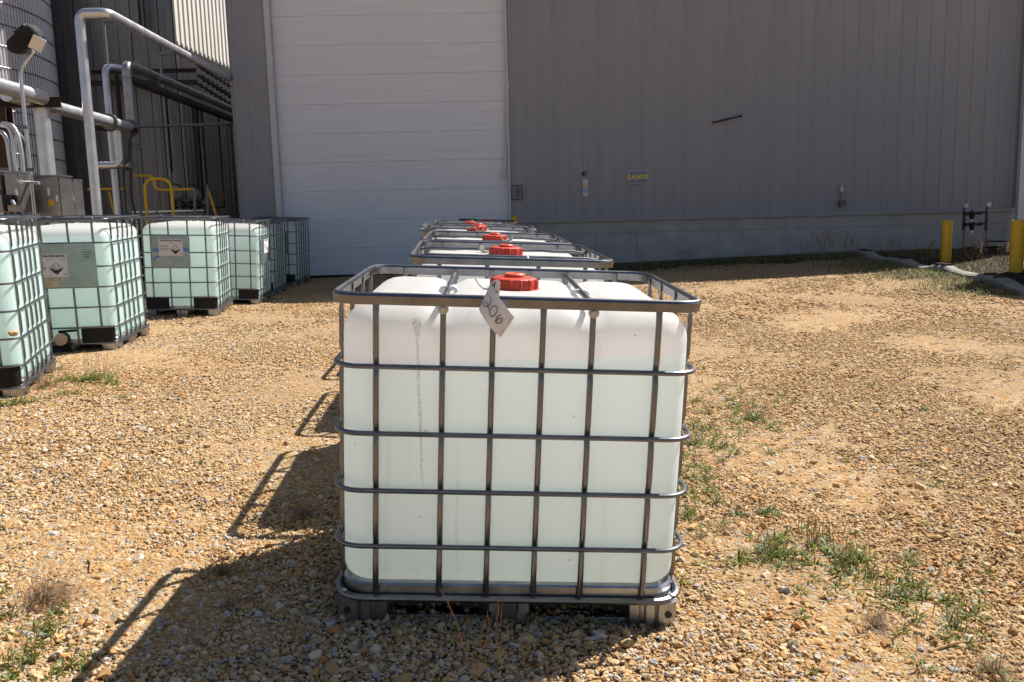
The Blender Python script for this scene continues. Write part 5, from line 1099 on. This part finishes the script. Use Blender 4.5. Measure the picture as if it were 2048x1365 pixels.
def gravel_material():
    m = bpy.data.materials.new('gravel_stone'); m.use_nodes = True; n = m.node_tree.nodes; l = m.node_tree.links; b = n['Principled BSDF']; b.inputs['Roughness'].default_value = .88; b.inputs['Specular IOR Level'].default_value = .25
    a = n.new('ShaderNodeAttribute'); a.attribute_type = 'INSTANCER'; a.attribute_name = 'tone'; a2 = n.new('ShaderNodeAttribute'); a2.attribute_type = 'INSTANCER'; a2.attribute_name = 'shade'
    cr = n.new('ShaderNodeValToRGB'); e = cr.color_ramp.elements; e[0].position = 0; e[0].color = (.40, .20, .075, 1); e[1].position = 1; e[1].color = (.30, .28, .27, 1)
    for p, c in ((.18, (.455, .27, .115)), (.38, (.465, .315, .16)), (.58, (.49, .36, .215)), (.74, (.53, .44, .335)), (.88, (.44, .405, .38))): k = e.new(p); k.color = (*c, 1)
    l.new(a.outputs['Fac'], cr.inputs[0])
    tc = n.new('ShaderNodeTexCoord'); no = n.new('ShaderNodeTexNoise'); no.inputs['Scale'].default_value = 3; no.inputs['Detail'].default_value = 5; l.new(tc.outputs['Object'], no.inputs[0])
    mr = n.new('ShaderNodeMapRange'); mr.inputs['To Min'].default_value = .72; mr.inputs['To Max'].default_value = 1.25; l.new(no.outputs[0], mr.inputs[0])
    mm = n.new('ShaderNodeMath'); mm.operation = 'MULTIPLY'; l.new(mr.outputs[0], mm.inputs[0]); l.new(a2.outputs['Fac'], mm.inputs[1])
    mx = n.new('ShaderNodeVectorMath'); mx.operation = 'SCALE'; l.new(cr.outputs[0], mx.inputs[0]); l.new(mm.outputs[0], mx.inputs['Scale']); l.new(mx.outputs[0], b.inputs['Base Color']); return m
M_STONE = gravel_material()
ng = bpy.data.node_groups.new('scatter_gravel', 'GeometryNodeTree'); ng.interface.new_socket('Geometry', in_out='INPUT', socket_type='NodeSocketGeometry'); ng.interface.new_socket('Geometry', in_out='OUTPUT', socket_type='NodeSocketGeometry')
N_ = ng.nodes.new; Lk = ng.links.new
gi, go = N_('NodeGroupInput'), N_('NodeGroupOutput'); mtp = N_('GeometryNodeMeshToPoints'); Lk(gi.outputs[0], mtp.inputs[0])
join = N_('GeometryNodeGeometryToInstance')
for k in range(7):
    ico = N_('GeometryNodeMeshIcoSphere'); ico.inputs['Radius'].default_value = 1.0; ico.inputs['Subdivisions'].default_value = 2
    pos = N_('GeometryNodeInputPosition'); ad = N_('ShaderNodeVectorMath'); ad.operation = 'ADD'; ad.inputs[1].default_value = (k * 7.3, k * 3.1, k * 1.7); Lk(pos.outputs[0], ad.inputs[0])
    vo = N_('ShaderNodeTexNoise'); vo.inputs['Scale'].default_value = .95; vo.inputs['Detail'].default_value = 1.5; Lk(ad.outputs[0], vo.inputs['Vector'])
    mr = N_('ShaderNodeMapRange'); mr.inputs['From Min'].default_value = .25; mr.inputs['From Max'].default_value = .75; mr.inputs['To Min'].default_value = .45; mr.inputs['To Max'].default_value = 1.45; Lk(vo.outputs[0], mr.inputs[0])
    sc_ = N_('ShaderNodeVectorMath'); sc_.operation = 'SCALE'; Lk(pos.outputs[0], sc_.inputs[0]); Lk(mr.outputs[0], sc_.inputs['Scale'])
    sp = N_('GeometryNodeSetPosition'); Lk(ico.outputs[0], sp.inputs['Geometry']); Lk(sc_.outputs[0], sp.inputs['Position'])
    sm = N_('GeometryNodeSetMaterial'); sm.inputs['Material'].default_value = M_STONE; Lk(sp.outputs[0], sm.inputs[0])
    ss = N_('GeometryNodeSetShadeSmooth'); ss.inputs['Shade Smooth'].default_value = False; Lk(sm.outputs[0], ss.inputs[0]); Lk(ss.outputs[0], join.inputs[0])
iop = N_('GeometryNodeInstanceOnPoints'); iop.inputs['Pick Instance'].default_value = True
def na(nm):
    q = N_('GeometryNodeInputNamedAttribute'); q.data_type = 'FLOAT_VECTOR'; q.inputs['Name'].default_value = nm; return q.outputs[0]
e2r = N_('FunctionNodeEulerToRotation'); Lk(na('srot'), e2r.inputs[0])
Lk(mtp.outputs[0], iop.inputs['Points']); Lk(join.outputs[0], iop.inputs['Instance']); Lk(e2r.outputs[0], iop.inputs['Rotation']); Lk(na('ssize'), iop.inputs['Scale'])
rv = N_('FunctionNodeRandomValue'); rv.data_type = 'INT'; rv.inputs[4].default_value = 0; rv.inputs[5].default_value = 6
Lk(rv.outputs[2], iop.inputs['Instance Index']); Lk(iop.outputs[0], go.inputs[0])
go_ = link('gravel', pme); md = go_.modifiers.new('scatter', 'NODES'); md.node_group = ng
T(go_, 'loose tan, cream and grey gravel stones covering the yard', kind='stuff')
print('stones', N)
